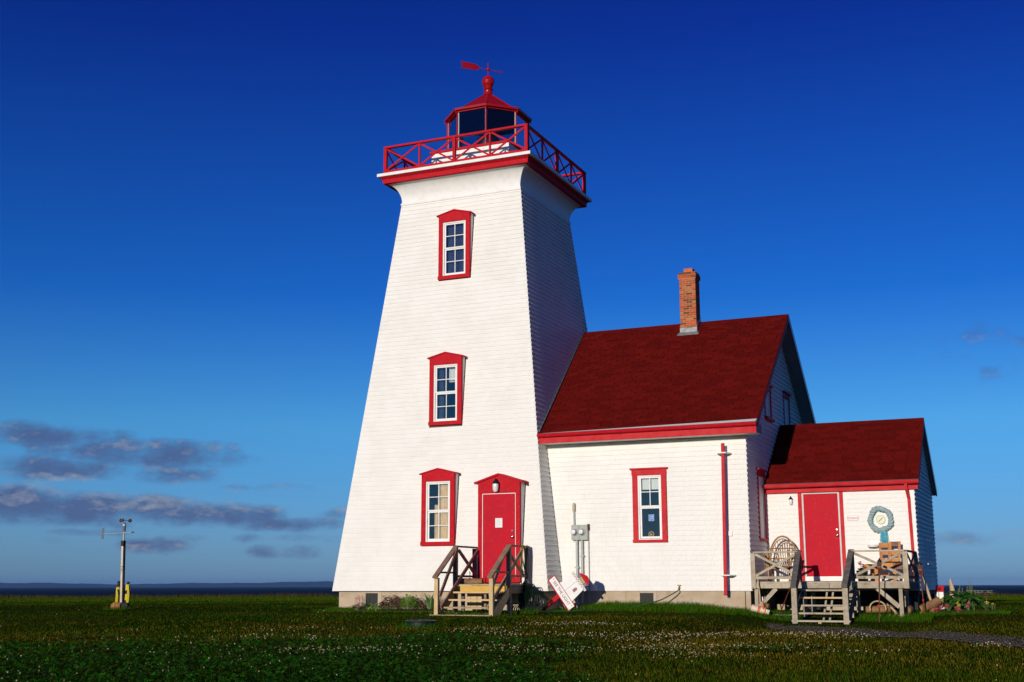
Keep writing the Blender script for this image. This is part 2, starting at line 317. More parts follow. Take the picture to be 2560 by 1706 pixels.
# shingle courses -----------------------------------------------------------
def unit_shingle(name, t0, t1, mat):
    me = bpy.data.meshes.new(name)
    me.from_pydata([(0, 0, 0), (1, 0, 0), (1, 0, 1), (0, 0, 1), (0, -t0, 0), (1, -t0, 0), (1, -t1, 1), (0, -t1, 1)], [], [(0, 1, 2, 3), (4, 7, 6, 5), (0, 4, 5, 1), (1, 5, 6, 2), (3, 2, 6, 7), (0, 3, 7, 4)])
    me.materials.append(MT[mat]); return me
def courses(fr, left, right, v0, v1, exp, wmin, wmax, excl=(), jit=.0015, gap=.0009, off=None, tj=.0008):
    """list of shingles (fr, u, w, width, height, lift)"""
    out = []; v = v0; k = 0
    while v < v1-.02:
        h = min(exp, v1-v); segs = [(left(v), right(v))]
        for (a, b, c, d) in excl:
            if min(v+h, d)-max(v, c) > .3*h:
                ns = []
                for (x, y) in segs:
                    if b <= x or a >= y: ns.append((x, y)); continue
                    if a > x: ns.append((x, a))
                    if b < y: ns.append((b, y))
                segs = ns
        for (x, y) in segs:
            if off is not None: u = x-(off*(k % 2)+random.uniform(0, .02))
            else: u = x-random.uniform(0, wmin)
            while u < y-.012:
                w = random.uniform(wmin, wmax); a, b = max(u, x), min(u+w, y)
                if b-a > .012:
                    if y-b < .03: b = y
                    out.append((fr, a+gap*.5*(a > x), v-random.uniform(0, jit), b-a-gap*.5*(a > x)-gap*.5*(b < y), h+.012, random.uniform(0, tj)))
                u = max(b, u+w)
        v += exp; k += 1
    return out
def lay(items, me, t0, t1, mat, parents, count, name, stuffname):
    """parents: dict frame id -> parent; the `count` items nearest the camera become objects, the rest one joined part per parent"""
    items = sorted(items, key=lambda it: (it[0].p(it[1]+it[3]/2, 0, it[2])-CAM).length)
    for it in items[:count]:
        fr, u, w, wd, h, lf = it; P = fr.p(u, lf, w); U, N, T = fr.U*wd, -fr.N, fr.T*h
        inst(name, me, Matrix(((U.x, N.x, T.x, P.x), (U.y, N.y, T.y, P.y), (U.z, N.z, T.z, P.z), (0, 0, 0, 1))), parents[id(fr)])
    by = {}
    for it in items[count:]: by.setdefault(id(it[0]), []).append(it)
    for k, L in by.items():
        mb = MB()
        for fr, u, w, wd, h, lf in L:
            mb.add([fr.p(u, lf, w), fr.p(u+wd, lf, w), fr.p(u+wd, lf, w+h), fr.p(u, lf, w+h), fr.p(u, lf+t0, w), fr.p(u+wd, lf+t0, w), fr.p(u+wd, lf+t1, w+h), fr.p(u, lf+t1, w+h)],
                   [(0, 4, 5, 1), (4, 7, 6, 5), (1, 5, 6, 2), (0, 3, 7, 4), (3, 2, 6, 7), (0, 1, 2, 3)])
        part(stuffname, mb, mat, parents[k], kind='stuff')
def holed(mb, fr, U, Wd, holes, n=0.0):
    """planar wall between u,w limits with rectangular holes"""
    us = sorted(set([U[0], U[1]]+[h[0] for h in holes]+[h[1] for h in holes])); ws = sorted(set([Wd[0], Wd[1]]+[h[2] for h in holes]+[h[3] for h in holes]))
    for i in range(len(us)-1):
        for j in range(len(ws)-1):
            uc, wc = (us[i]+us[i+1])/2, (ws[j]+ws[j+1])/2
            if any(h[0] < uc < h[1] and h[2] < wc < h[3] for h in holes): continue
            mb.add([fr.p(us[i], n, ws[j]), fr.p(us[i+1], n, ws[j]), fr.p(us[i+1], n, ws[j+1]), fr.p(us[i], n, ws[j+1])], [(0, 1, 2, 3)])
    return mb
def sash_window(th, fr, u0, u1, w0, w1, trim='red', peak=0, jw=.115, hw=.17, sw=.085, lower=(2, 2), upper=(2, 2), cap=False, depth=.05, name='window', trimn=.035, dark_back=None, sillout=.02, recess=.0):
    """double hung sash window; outer trim rectangle u0..u1, w0..w1; returns the window part"""
    um = (u0+u1)/2; mb = MB()
    n0 = -depth; t = trimn
    mb.fbox(fr, u0, u0+jw, n0, t, w0+sw, w1-hw); mb.fbox(fr, u1-jw, u1, n0, t, w0+sw, w1-hw)
    if peak:
        for a, b in ((u0, um), (um, u1)):
            za, zb = (w1, w1+peak) if a == u0 else (w1+peak, w1)
            mb.prism([fr.p(a, n0, w1-hw), fr.p(b, n0, w1-hw), fr.p(b, n0, zb), fr.p(a, n0, za)], fr.N*(t+.004-n0))
    else: mb.fbox(fr, u0-.015, u1+.015, n0, t+.006, w1-hw, w1)
    win = part(name, mb, trim, th)
    s = MB().fbox(fr, u0-.01, u1+.01, n0, t+sillout, w0, w0+sw); part('sill', s, trim, win)
    a, b, c, d = u0+jw, u1-jw, w0+sw, w1-hw; cw = .035
    s = MB(); s.fbox(fr, a, a+cw, n0, .012, c, d); s.fbox(fr, b-cw, b, n0, .012, c, d); s.fbox(fr, a+cw, b-cw, n0, .012, d-cw, d); s.fbox(fr, a+cw, b-cw, n0, .010, c, c+.02)
    part('casing', s, 'trimwhite', win)
    a += cw; b -= cw; c += .02; d -= cw; mid = c+(d-c)*.51
    for (lo, hi, nn, grid, bot) in ((c, mid, -.030, lower, .055), (mid-.0, d, -.010, upper, .035)):
        s = MB(); st = .04
        s.fbox(fr, a, a+st, nn-.03, nn, lo, hi); s.fbox(fr, b-st, b, nn-.03, nn, lo, hi); s.fbox(fr, a+st, b-st, nn-.03, nn-.001, lo, lo+bot); s.fbox(fr, a+st, b-st, nn-.03, nn-.001, hi-.035, hi)
        A, B, Cc, D = a+st, b-st, lo+bot, hi-.035; mu = .018
        for i in range(1, grid[0]): x = A+(B-A)*i/grid[0]; s.fbox(fr, x-mu/2, x+mu/2, nn-.025, nn-.003, Cc, D)
        for j in range(1, grid[1]): y = Cc+(D-Cc)*j/grid[1]; s.fbox(fr, A, B, nn-.026, nn-.005, y-mu/2, y+mu/2)
        sa = part('sash', s, 'trimwhite', win)
        for i in range(grid[0]):
            for j in range(grid[1]):
                xa, xb = A+(B-A)*i/grid[0], A+(B-A)*(i+1)/grid[0]; ya, yb = Cc+(D-Cc)*j/grid[1], Cc+(D-Cc)*(j+1)/grid[1]
                part('pane', MB().fbox(fr, xa+.002, xb-.002, nn-.019, nn-.015, ya+.002, yb-.002), 'glass', win)
    if cap: part('cap', MB().fbox(fr, u0-.05, u1+.05, n0, t+.05, w1, w1+.035), trim, win)
    if peak:
        s = MB()
        for sg in (-1, 1):
            e = um+sg*((u1-u0)/2+.055); sl_ = peak/((u1-u0)/2)
            p0, p1 = fr.p(um, n0-.12, w1+peak), fr.p(e, n0-.12, w1-sl_*.055)
            s.prism([p0, p1, p1+fr.T*.03, p0+fr.T*.03] if sg > 0 else [p1, p0, p0+fr.T*.03, p1+fr.T*.03], fr.N*(t+.03-n0+.12))
        part('hood', s, trim, win)
    if dark_back: part('blind', MB().fbox(fr, a-.02, b+.02, -.075, -.065, c-.02, d+.02), dark_back, win)  # dark board close behind the panes stands in for an unlit room
    return win
def curtain(fr, u0, u1, n, w0, w1, mat, win, waves=6, amp=.02):
    s = MB(); N = 28; vs = []
    for i in range(N+1):
        t = i/N; u = u0+(u1-u0)*t; nn = n+amp*math.sin(t*waves*2*math.pi+1)+.3*amp*math.sin(t*waves*5.1)
        vs += [fr.p(u, nn, w0), fr.p(u, nn, w1)]
    s.add(vs, [(2*i, 2*i+2, 2*i+3, 2*i+1) for i in range(N)]); part('curtain', s, mat, win, smooth=True)

# ------------------------------------------------------------------ ground height
def sst(t): t = np.clip(t, 0, 1); return t*t*(3-2*t)
def gz(x, y):
    x = np.asarray(x, float); y = np.asarray(y, float)
    z = -.44-.08*sst((-2.0-y)/2.6)-.14*sst((-5-y)/9)
    z = z-.20*sst((x-6.9)/1.6)*(1-.6*sst((x-11)/1.2))*sst((-.5-y)/2.4)*(1-.75*sst((-5-y)/9))
    z = z+.115*sst((x-3.2)/.9)*sst((7.2-x)/1.2)*np.exp(-((y+1.9)/.75)**2)
    d = np.hypot(x-CAM.x, y-CAM.y); z = z-.0074*np.clip(d-42, 0, 140)*(y > -20)
    z = z+.012*np.sin(x*.9+1.3*np.sin(y*.5))*np.sin(y*.8+.6*x)
    return z
def G(x, y): return float(gz(x, y))
# ================================================================== SETTING: ground, sea, hills
def setting():
    # land: polar sheet round the camera, out to the cliff edge
    th = np.concatenate([np.arange(-70, 14, .5), np.arange(14, 290, 6.0)]); th = np.radians(th)
    rad = np.concatenate([[.0], np.geomspace(1.5, 1, 1), np.geomspace(2.2, 1.0*60, 110), np.linspace(63, 100, 12)])
    def edge(t):
        tt = (np.degrees(t)+180) % 360-180
        fwd = sst((75-np.abs(tt+24))/20)
        e = 172+5*np.sin(t*37)+3*np.sin(t*91+1)+2*np.sin(t*211)
        return e*fwd+(1-fwd)*420
    E_ = edge(th); P = []
    for r in rad:
        rr = np.where(r <= 60, r, 60+(E_-60)*(r-60)/40)
        P.append(np.stack([CAM.x+np.sin(th)*rr, CAM.y+np.cos(th)*rr], 1))
    P = np.array(P); nr, ntt = P.shape[:2]; Z = gz(P[..., 0], P[..., 1])
    v = np.concatenate([P, Z[..., None]], 2)
    low = v[-1].copy(); low[:, 2] = -9.5; d = low[:, :2]-np.array([CAM.x, CAM.y]); low[:, :2] += d/np.linalg.norm(d, axis=1)[:, None]*5
    v = np.concatenate([v, low[None]], 0).reshape(-1, 3); f = []
    for i in range(nr):
        for j in range(ntt):
            k = (j+1) % ntt; f.append((i*ntt+j, (i+1)*ntt+j, (i+1)*ntt+k, i*ntt+k))
    me = bpy.data.meshes.new('ground'); me.from_pydata(v.tolist(), [], f); me.update()
    for p in me.polygons: p.use_smooth = True
    m = bpy.data.materials.new('lawn_soil_and_thatch'); m.use_nodes = True; t = m.node_tree; b = t.nodes['Principled BSDF']; b.inputs['Roughness'].default_value = .95; b.inputs['Specular IOR Level'].default_value = .0
    N, L = t.nodes.new, t.links.new
    tcn = N('ShaderNodeTexCoord'); n1 = N('ShaderNodeTexNoise'); n1.inputs['Scale'].default_value = .22; n1.inputs['Detail'].default_value = 6; L(tcn.outputs['Object'], n1.inputs[0])
    n2 = N('ShaderNodeTexNoise'); n2.inputs['Scale'].default_value = 9; n2.inputs['Detail'].default_value = 8; L(tcn.outputs['Object'], n2.inputs[0])
    c = N('ShaderNodeValToRGB'); c.color_ramp.elements[0].position = .38; c.color_ramp.elements[0].color = (.014, .042, .003, 1); c.color_ramp.elements[1].position = .66; c.color_ramp.elements[1].color = (.050, .045, .005, 1); L(n1.outputs[0], c.inputs[0])
    mxn = N('ShaderNodeMixRGB'); mxn.blend_type = 'MULTIPLY'; mxn.inputs[0].default_value = .8; L(c.outputs[0], mxn.inputs[1])
    c2 = N('ShaderNodeValToRGB'); c2.color_ramp.elements[0].position = .3; c2.color_ramp.elements[0].color = (.45, .45, .45, 1); c2.color_ramp.elements[1].position = .7; c2.color_ramp.elements[1].color = (1.2, 1.2, 1.2, 1); L(n2.outputs[0], c2.inputs[0]); L(c2.outputs[0], mxn.inputs[2])
    L(mxn.outputs[0], b.inputs['Base Color'])
    bp = N('ShaderNodeBump'); bp.inputs['Strength'].default_value = .8; bp.inputs['Distance'].default_value = .04; L(n2.outputs[0], bp.inputs['Height']); L(bp.outputs[0], b.inputs['Normal'])
    me.materials.append(m); o = bpy.data.objects.new('ground', me); COL.objects.link(o); tag(o, 'flat coastal lawn running out to the cliff edge', None, None, 'structure')
    # sea
    m = bpy.data.materials.new('navy_sea'); m.use_nodes = True; t = m.node_tree; b = t.nodes['Principled BSDF']; N, L = t.nodes.new, t.links.new
    b.inputs['Roughness'].default_value = .7; b.inputs['Specular IOR Level'].default_value = .0
    tcn = N('ShaderNodeTexCoord'); mp = N('ShaderNodeMapping'); mp.inputs['Rotation'].default_value = (0, 0, -.45); mp.inputs['Scale'].default_value = (.012, .05, 1); L(tcn.outputs['Object'], mp.inputs[0])
    n = N('ShaderNodeTexNoise'); n.inputs['Scale'].default_value = 1; n.inputs['Detail'].default_value = 9; n.inputs['Roughness'].default_value = .65; L(mp.outputs[0], n.inputs[0])
    c = N('ShaderNodeValToRGB'); e = c.color_ramp.elements; e[0].position = .36; e[0].color = (.002, .005, .016, 1); e[1].position = .60; e[1].color = (.005, .012, .036, 1)
    w = c.color_ramp.elements.new(.735); w.color = (.008, .016, .05, 1); w = c.color_ramp.elements.new(.77); w.color = (.6, .6, .6, 1); L(n.outputs[0], c.inputs[0]); L(c.outputs[0], b.inputs['Base Color'])
    rr = 13500; k = 96; vs = [(CAM.x, CAM.y, -8.6)]+[(CAM.x+rr*math.cos(2*math.pi*i/k), CAM.y+rr*math.sin(2*math.pi*i/k), -8.6) for i in range(k)]
    me = bpy.data.meshes.new('sea'); me.from_pydata(vs, [], [(0, 1+i, 1+(i+1) % k) for i in range(k)]); me.materials.append(m)
    o = bpy.data.objects.new('sea', me); COL.objects.link(o); tag(o, 'dark navy sea with small whitecaps', None, None, 'structure')
    # far shore: a low wooded ridge, only to the left
    m = M('far_woodland', (.030, .050, .022), (.050, .075, .030), .004, .95, spec=.1)
    vs, f = [], []; A = np.radians(np.arange(-75, -18, .25)); rows = [(9300, 0), (9500, .35), (9900, .8), (10400, 1.0), (11000, .75), (11600, .3), (12000, 0)]
    for (r, hgt) in rows:
        for a in A:
            dg = math.degrees(a); fade = float(sst((-24-dg)/9))
            hh = (33+7*math.sin(dg*.37+1)+3*math.sin(dg*1.1)+1.6*math.sin(dg*3.1+r)+1.0*math.sin(dg*9.7+r*.01))*fade
            vs.append((CAM.x+r*math.sin(a), CAM.y+r*math.cos(a), -8.9+hgt*max(hh, 0)+(.4 if hgt else 0)))
    n = len(A)
    for i in range(len(rows)-1):
        for j in range(n-1): f.append((i*n+j, i*n+j+1, (i+1)*n+j+1, (i+1)*n+j))
    me = bpy.data.meshes.new('far_hills'); me.from_pydata(vs, [], f); me.materials.append(m)
    o = bpy.data.objects.new('far_hills', me); COL.objects.link(o); tag(o, 'low blue hills of the far shore across the water', None, None, 'structure')
setting()

# ================================================================== LIGHTHOUSE TOWER
A0, A1, ZT = 2.9, 1.737, 10.262
K = (A0-A1)/ZT; CS = 1/math.sqrt(1+K*K)
def ta(z): return A0-K*z
def sq_loft(mb, prof):
    o = len(mb.v)
    for h, z in prof: mb.v += [(-h, -h, z), (h, -h, z), (h, h, z), (-h, h, z)]
    for i in range(len(prof)-1):
        for k in range(4): mb.f.append((o+i*4+k, o+i*4+(k+1) % 4, o+(i+1)*4+(k+1) % 4, o+(i+1)*4+k))
    return mb
TW = thing('lighthouse_tower', (0, 0, -.45), 'tall tapering white shingled lighthouse tower with red lantern roof and red gallery rail', 'lighthouse')
FRN = Fr((0, -A0, 0), (1, 0, 0), (0, -1, K), (0, K, 1)); RGT = Fr((A0, 0, 0), (0, 1, 0), (1, 0, K), (-K, 0, 1))
BCK = Fr((0, A0, 0), (-1, 0, 0), (0, 1, K), (0, -K, 1)); LFT = Fr((-A0, 0, 0), (0, -1, 0), (-1, 0, K), (K, 0, 1))
def vz(z): return z/CS
WINS = [(-2.815, 1.085, 2.83), (-2.465, 4.08, 5.80), (-2.035, 7.955, 9.68)]   # plane y, sill z, head z
DOOR = (1.154, 2.25, .0, 2.60)
ex = [(-.47, .465, vz(a), vz(b)-.02) for _, a, b in WINS]+[(DOOR[0]-.01, DOOR[1]+.01, -.1, vz(2.56))]
holes = [(-.42, .415, vz(a)+.05, vz(b)-.1) for _, a, b in WINS]
LV = ZT/CS; wl = {}
for nm, fr, hs in (('front_wall', FRN, holes), ('right_wall', RGT, []), ('back_wall', BCK, []), ('left_wall', LFT, [])):
    mb = MB()
    if hs:
        # trapezoid split into a holed middle strip and two slanted flanks
        holed(mb, fr, (-1.2, 1.2), (0, LV), hs, -.006)
        for sg in (-1, 1):
            q = [fr.p(sg*1.2, -.006, 0), fr.p(sg*A0, -.006, 0), fr.p(sg*A1, -.006, LV), fr.p(sg*1.2, -.006, LV)]
            mb.add(q if sg > 0 else q[::-1], [(0, 1, 2, 3)])
    else: mb.add([fr.p(-A0, -.006, 0), fr.p(A0, -.006, 0), fr.p(A1, -.006, LV), fr.p(-A1, -.006, LV)], [(0, 1, 2, 3)])
    wl[id(fr)] = part(nm, mb, 'sheath', TW)
SH_W = unit_shingle('shingle', .0175, .003, 'white')
it = courses(FRN, lambda v: -ta(v*CS)-.016, lambda v: ta(v*CS)+.016, 0, LV, .119, .09, .26, ex)
itr = courses(RGT, lambda v: -ta(v*CS), lambda v: ta(v*CS), 0, LV, .119, .09, .26, [(-1.93, 2.9, 0, vz(3.4))])
lay(itr, SH_W, .036, .003, 'white', wl, 0, 'shingle', 'shingle_courses')
for fr in (BCK, LFT): it += courses(fr, lambda v: -ta(v*CS)-.016*(fr is BCK), lambda v: ta(v*CS)+.016*(fr is BCK), 0, LV, .119, 1.2, 2.2)
lay(it, SH_W, .0175, .003, 'white', wl, 300, 'shingle', 'shingle_courses')
# foundation
fd = part('foundation', MB().box(-2.79, 2.79, -2.79, 2.79, -1.0, -.004), 'concrete', TW)
part('vent_frame', MB().box(-2.12, -1.56, -2.803, -2.785, -.50, -.012), 'concrete', fd)
vm = MB()
for i in range(9): vm.box(-2.0+i*.04, -1.985+i*.04, -2.815, -2.806, -.44, -.055)
vm.box(-2.01, -1.665, -2.808, -2.804, -.45, -.05); part('vent', vm, 'mesh', fd)
# cove under the gallery
pr = [(A1+.016, 10.22), (A1+.035, 10.225), (A1+.035, 10.29), (A1+.012, 10.30)]
for i in range(1, 13):
    t = i/12*math.pi/2; pr.append((A1+.012+.355*(1-math.cos(t))**1.0, 10.30+.505*math.sin(t)))
part('cove', sq_loft(MB(), pr), 'trimwhite', TW, smooth=True)
part('fascia', MB().box(-2.134, 2.134, -2.134, 2.134, 10.79, 10.945), 'red', TW)
m_ = MB(); sq_loft(m_, [(2.14, 10.905), (2.20, 10.955), (2.20, 10.963), (2.0, 10.963)]); part('moulding', m_, 'red', TW)
part('gallery_deck', MB().box(-2.254, 2.254, -2.254, 2.254, 10.964, 11.044), 'trimwhite', TW)
# gallery railing
rr_ = 2.085; zt_, zb_ = 11.815, 11.135
def side_pt(k, u, z, d=0):
    c = [(1, 0), (0, 1), (-1, 0), (0, -1)][k]; n = [(0, -1), (1, 0), (0, 1), (-1, 0)][k]; q = rr_+d
    return V(c[0]*u+n[0]*q, c[1]*u+n[1]*q, z)
mb = MB()
for k in range(4): mb.bar(side_pt(k, -rr_-.045*(k % 2 == 0), zt_), side_pt(k, rr_+.045*(k % 2 == 0)-.0, zt_), .095-.006*(k % 2), .05-.004*(k % 2))
RL = part('railing', mb, 'red', TW)
for k in range(4):
    part('lower_rail', MB().bar(side_pt(k, -rr_+.04, zb_), side_pt(k, rr_-.04, zb_), .05, .055), 'red', RL)
    part('post', MB().bar(side_pt(k, -rr_, 11.044), side_pt(k, -rr_, zt_-.022), .085, .085, (1, 0, 0)), 'red', RL)
    part('post', MB().bar(side_pt(k, 0, 11.044), side_pt(k, 0, zt_-.022), .08, .08, (1, 0, 0)), 'red', RL)
    for b in range(4):
        ua, ub = -rr_+b*rr_/2, -rr_+(b+1)*rr_/2
        if b in (0, 2): part('baluster', MB().bar(side_pt(k, ub, zb_+.02), side_pt(k, ub, zt_-.022), .045, .045, (1, 0, 0)), 'red', RL)
        nn = side_pt(k, 0, 0)-side_pt(k, 0, 0, -1)
        part('brace', MB().bar(side_pt(k, ua+.03, zb_+.03, .012), side_pt(k, ub-.03, zt_-.04, .012), .022, .045, nn), 'red', RL)
        part('brace', MB().bar(side_pt(k, ua+.03, zt_-.04, -.012), side_pt(k, ub-.03, zb_+.03, -.012), .022, .045, nn), 'red', RL)
# lantern
part('lantern_base', MB().box(-1.165, 1.165, -1.165, 1.165, 11.044, 11.80), 'trimwhite', TW)
LT = part('lantern_room', sq_loft(MB(), [(1.165, 11.801), (1.205, 11.801), (1.205, 11.86), (.2, 11.861)]), 'red', TW)
def oc(k, r, z): t = R(22.5+45*k); return V(r*math.cos(t), r*math.sin(t), z)
for k in range(8):
    part('mullion', MB().tube([oc(k, 1.145, 11.855), oc(k, 1.145, 13.0)], .021, 6), 'redmetal', LT)
    part('inner_post', MB().tube([oc(k, 1.10, 11.86), oc(k, 1.10, 13.0)], .026, 6), 'trimwhite', LT)
    a, b = oc(k, 1.125, 11.87), oc(k+1, 1.125, 11.87); d = (b-a).normalized()
    part('pane', MB().bar((a+b)/2+V(0, 0, .0), (a+b)/2+V(0, 0, 1.12), (b-a).length-.05, .006, d), 'lglass', LT)
    part('top_rail', MB().bar(oc(k, 1.14, 12.965), oc(k+1, 1.14, 12.965), .035, .04), 'redmetal', LT)
RF = part('lantern_roof', MB().lathe([(1.235, 12.985), (1.245, 13.04), (1.02, 13.125), (.98, 13.12), (.145, 13.74), (.125, 13.78)], (0, 0, 0), 8, R(22.5)), 'redmetal', TW)
for k in range(8):
    part('rib', MB().tube([oc(k, .985, 13.122), oc(k, .14, 13.752)], .014, 5), 'redmetal', RF)
    part('drip_spout', MB().tube([oc(k, 1.20, 12.985), oc(k, 1.205, 12.90)], [.022, .012], 6), 'redmetal', RF)
part('ceiling', MB().lathe([(1.12, 12.975), (1.0, 12.983)], (0, 0, 0), 8, R(22.5)), 'ceilgrey', RF)
part('finial', MB().lathe([(.15, 13.74), (.125, 13.80), (.115, 13.88), (.135, 13.915), (.15, 13.93), (.135, 13.95), (.115, 13.97), (.13, 14.0)]+[(.178*math.sin(t), 14.16-.178*math.cos(t)) for t in np.linspace(.75, 1.5, 6)]+[(.184, 14.16), (.184, 14.175)]+[(.178*math.sin(t), 14.17-.178*math.cos(t)) for t in np.linspace(1.65, 3.05, 10)], (0, 0, 0), 24), 'redmetal', RF, smooth=True)
VN = part('weather_vane', MB().tube([(0, 0, 14.33), (0, 0, 14.72)], .012, 6).ball((0, 0, 14.55), .05).ball((0, 0, 14.71), .027), 'redmetal', TW, smooth=True)
dv = V(-.645, -.765, 0).normalized(); sv = V(-dv.y, dv.x, 0)
part('arrow_shaft', MB().tube([dv*.36+V(0, 0, 14.545), dv*-.40+V(0, 0, 14.545)], .011, 6), 'redmetal', VN)
def vpt(s, h): return dv*s+V(0, 0, 14.545+h)
part('arrow_tail', MB().prism([vpt(.27, 0), vpt(.35, .085), vpt(.86, .10), vpt(.79, 0), vpt(.86, -.10), vpt(.35, -.085)], sv*.012), 'redmetal', VN)
part('arrow_head', MB().prism([vpt(-.46, 0), vpt(-.37, .035), vpt(-.37, -.035)], sv*.02), 'redmetal', VN)
LP = thing('beacon_lamp', (0, 0, 11.86), 'dark drum lens of the beacon inside the lantern room', 'beacon')
part('pedestal', MB().lathe([(.24, 11.862), (.24, 12.02), (.18, 12.05), (.18, 12.1)], (0, 0, 0), 16), 'lensgreen', LP, smooth=True)
part('drum_lens', MB().lathe([(.30, 12.1), (.33, 12.16), (.33, 12.42), (.30, 12.46), (.12, 12.52)], (0, 0, 0), 20), 'lensgreen', LP, smooth=True)
# windows in their little dormer boxes
for i, (yp, zs, zh) in enumerate(WINS):
    fr = Fr((0, yp, 0)); w = sash_window(TW, fr, -.455, .45, zs, zh, 'red', peak=.11, jw=.118, hw=.185, sw=.092)
    yb, yt = FRN.O.y+K*zs, FRN.O.y+K*zh
    for x in (-.44, .425):
        part('cheek', MB().prism([(x, yp+.049, zs), (x, yb+.02, zs), (x, yt+.03, zh+.03), (x, yp+.049, zh+.03)], (.018, 0, 0)), 'trimwhite', w)
    if i == 0:
        curtain(fr, -.05, .33, -.11, zs+.05, zh-.25, 'curtain', w, 5, .018); curtain(fr, -.16, -.05, -.13, zs+.05, zh-.75, 'curtain', w, 2, .015)
    elif i == 1:
        curtain(fr, .02, .32, -.16, zh-.62, zh-.2, 'blind', w, 3, .02); curtain(fr, -.33, -.12, -.16, zs+.1, zh-.2, 'bluecurtain', w, 3, .02)
    else: curtain(fr, -.33, .33, -.13, zs+.05, zh-.2, 'bluecurtain', w, 8, .025)
# tower door
fr = Fr((0, -2.945, 0)); u0_, u1_ = 1.154, 2.25; um = (u0_+u1_)/2
mb = MB().fbox(fr, u0_, 1.262, -.06, .03, .20, 2.29).fbox(fr, 2.142, u1_, -.06, .03, .20, 2.29)
for a, b, za, zb in ((u0_, um, 2.55, 2.72), (um, u1_, 2.72, 2.55)): mb.prism([fr.p(a, -.06, 2.29), fr.p(b, -.06, 2.29), fr.p(b, -.06, zb), fr.p(a, -.06, za)], fr.N*.094)
DS = part('door_surround', mb, 'red', TW)
part('threshold', MB().fbox(fr, 1.262, 2.142, -.06, .024, .20, .312), 'red', DS)
part('weather_strip', MB().fbox(fr, 1.262, 1.278, -.05, .02, .312, 2.29).fbox(fr, 2.126, 2.142, -.05, .02, .312, 2.29).fbox(fr, 1.278, 2.126, -.05, .02, 2.272, 2.29), 'trimwhite', DS)
hd = MB()
for sg in (-1, 1):
    e = um+sg*(.548+.085); p0, p1 = fr.p(um, -.32, 2.72), fr.p(e, -.32, 2.523)
    hd.prism([p0, p1, p1+V(0, 0, .045), p0+V(0, 0, .045)] if sg > 0 else [p1, p0, p0+V(0, 0, .045), p1+V(0, 0, .045)], (0, -.40, 0))
part('hood', hd, 'red', DS)
for x in (u0_+.012, u1_-.03): part('cheek', MB().prism([(x, -2.886, .05), (x, -2.87, .05), (x, FRN.O.y+K*2.55+.03, 2.55), (x, -2.886, 2.55)], (.018, 0, 0)), 'trimwhite', DS)
DR = part('door', MB().fbox(fr, 1.28, 2.124, -.05, .004, .316, 2.27), 'reddoor', TW)
part('door_knob', MB().lathe([(.018, 0), (.018, -.03), (.034, -.045), (.034, -.06), (.015, -.07)], (2.06, -2.95, 1.26), 14, 0, 'y'), 'chrome', DR, smooth=True)
part('deadbolt', MB().lathe([(.028, 0), (.028, -.02), (.02, -.028)], (2.055, -2.95, 1.40), 14, 0, 'y'), 'chrome', DR, smooth=True)
nt_ = part('paper_notice', MB().fbox(fr, 1.60, 1.785, .005, .007, 1.48, 1.70), 'paper', DR)
pt = MB()
for i in range(7): pt.fbox(fr, 1.625, 1.60+random.uniform(.12, .16), .0085, .009, 1.67-i*.026, 1.676-i*.026)
part('print_line', pt, 'papertext', DR)
def wall_lamp(name, c, label, k=1.0):
    t = thing(name, c, label, 'wall lamp'); x, y, z = c
    part('bracket', MB().lathe([(.05*k, .0), (.05*k, -.02), (.02*k, -.03), (.02*k, -.07*k)], (x, y, z+.03*k), 12, 0, 'y').lathe([(.085*k, .0), (.065*k, .05*k), (.02*k, .10*k), (.012*k, .135*k)], (x, y-.075*k, z+.04*k), 12), 'blackmetal', t, smooth=True)
    part('shade', MB().lathe([(.045*k, -.15*k), (.07*k, -.10*k), (.075*k, .0), (.07*k, .042*k)], (x, y-.075*k, z), 12), 'opal', t, smooth=True)
    return t
wall_lamp('wall_lamp', (1.66, -2.985, 2.47), 'black wall lamp with white globe above the lighthouse door')

# ================================================================== KEEPER'S HOUSE
HX, HY, RY, RZ, SL = 7.445, -1.95, 1.82, 7.05, .794
HB = 2*RY-HY
HS = thing('keepers_house', (5.2, 1.8, -.45), 'white shingled house with big dark red roof and brick chimney joined to the lighthouse', 'house')
HF = Fr((0, HY, 0)); HG = Fr((HX, 0, 0), (0, 1, 0), (1, 0, 0)); hw = {}
hm = MB(); holed(hm, HF, (2.2, HX), (0, 3.6), [(4.80, 5.46, 1.20, 2.70)], -.006); hw[id(HF)] = part('front_wall', hm, 'sheath', HS)
def ztop(y): return RZ-.16-SL*abs(y-RY)
hm = MB().add([(HX-.006, HY, 0), (HX-.006, HB, 0), (HX-.006, HB, ztop(HB)), (HX-.006, RY, ztop(RY)), (HX-.006, HY, ztop(HY))], [(0, 1, 2, 3, 4)]); hw[id(HG)] = part('gable_wall', hm, 'white', HS)
part('back_wall', MB().box(2.2, HX-.01, HB-.05, HB, 0, 3.6), 'white', HS); part('left_wall', MB().box(2.15, 2.2, 2.4, HB, 0, 4.4), 'white', HS)
it = courses(HF, lambda v: ta(v)-.02, lambda v: HX+.016, 0, 3.52, .1135, .09, .28, [(4.71, 5.56, 1.12, 2.84)])
def gl(v): return max(HY, RY-(RZ-.16-v)/SL)
def gr_(v): return min(HB, RY+(RZ-.16-v)/SL)
lay(it, SH_W, .0175, .003, 'white', hw, 300, 'shingle', 'shingle_courses')
it = courses(HG, gl, gr_, 0, 6.8, .1135, .10, .28, [(-.17, 3.71, -.1, 2.45), (-.99, -.21, 1.14, 2.84), (.10, .88, 4.12, 5.05), (2.34, 3.12, 3.9, 5.14)])
lay(it, SH_W, .034, .003, 'white', hw, 0, 'shingle', 'shingle_courses')
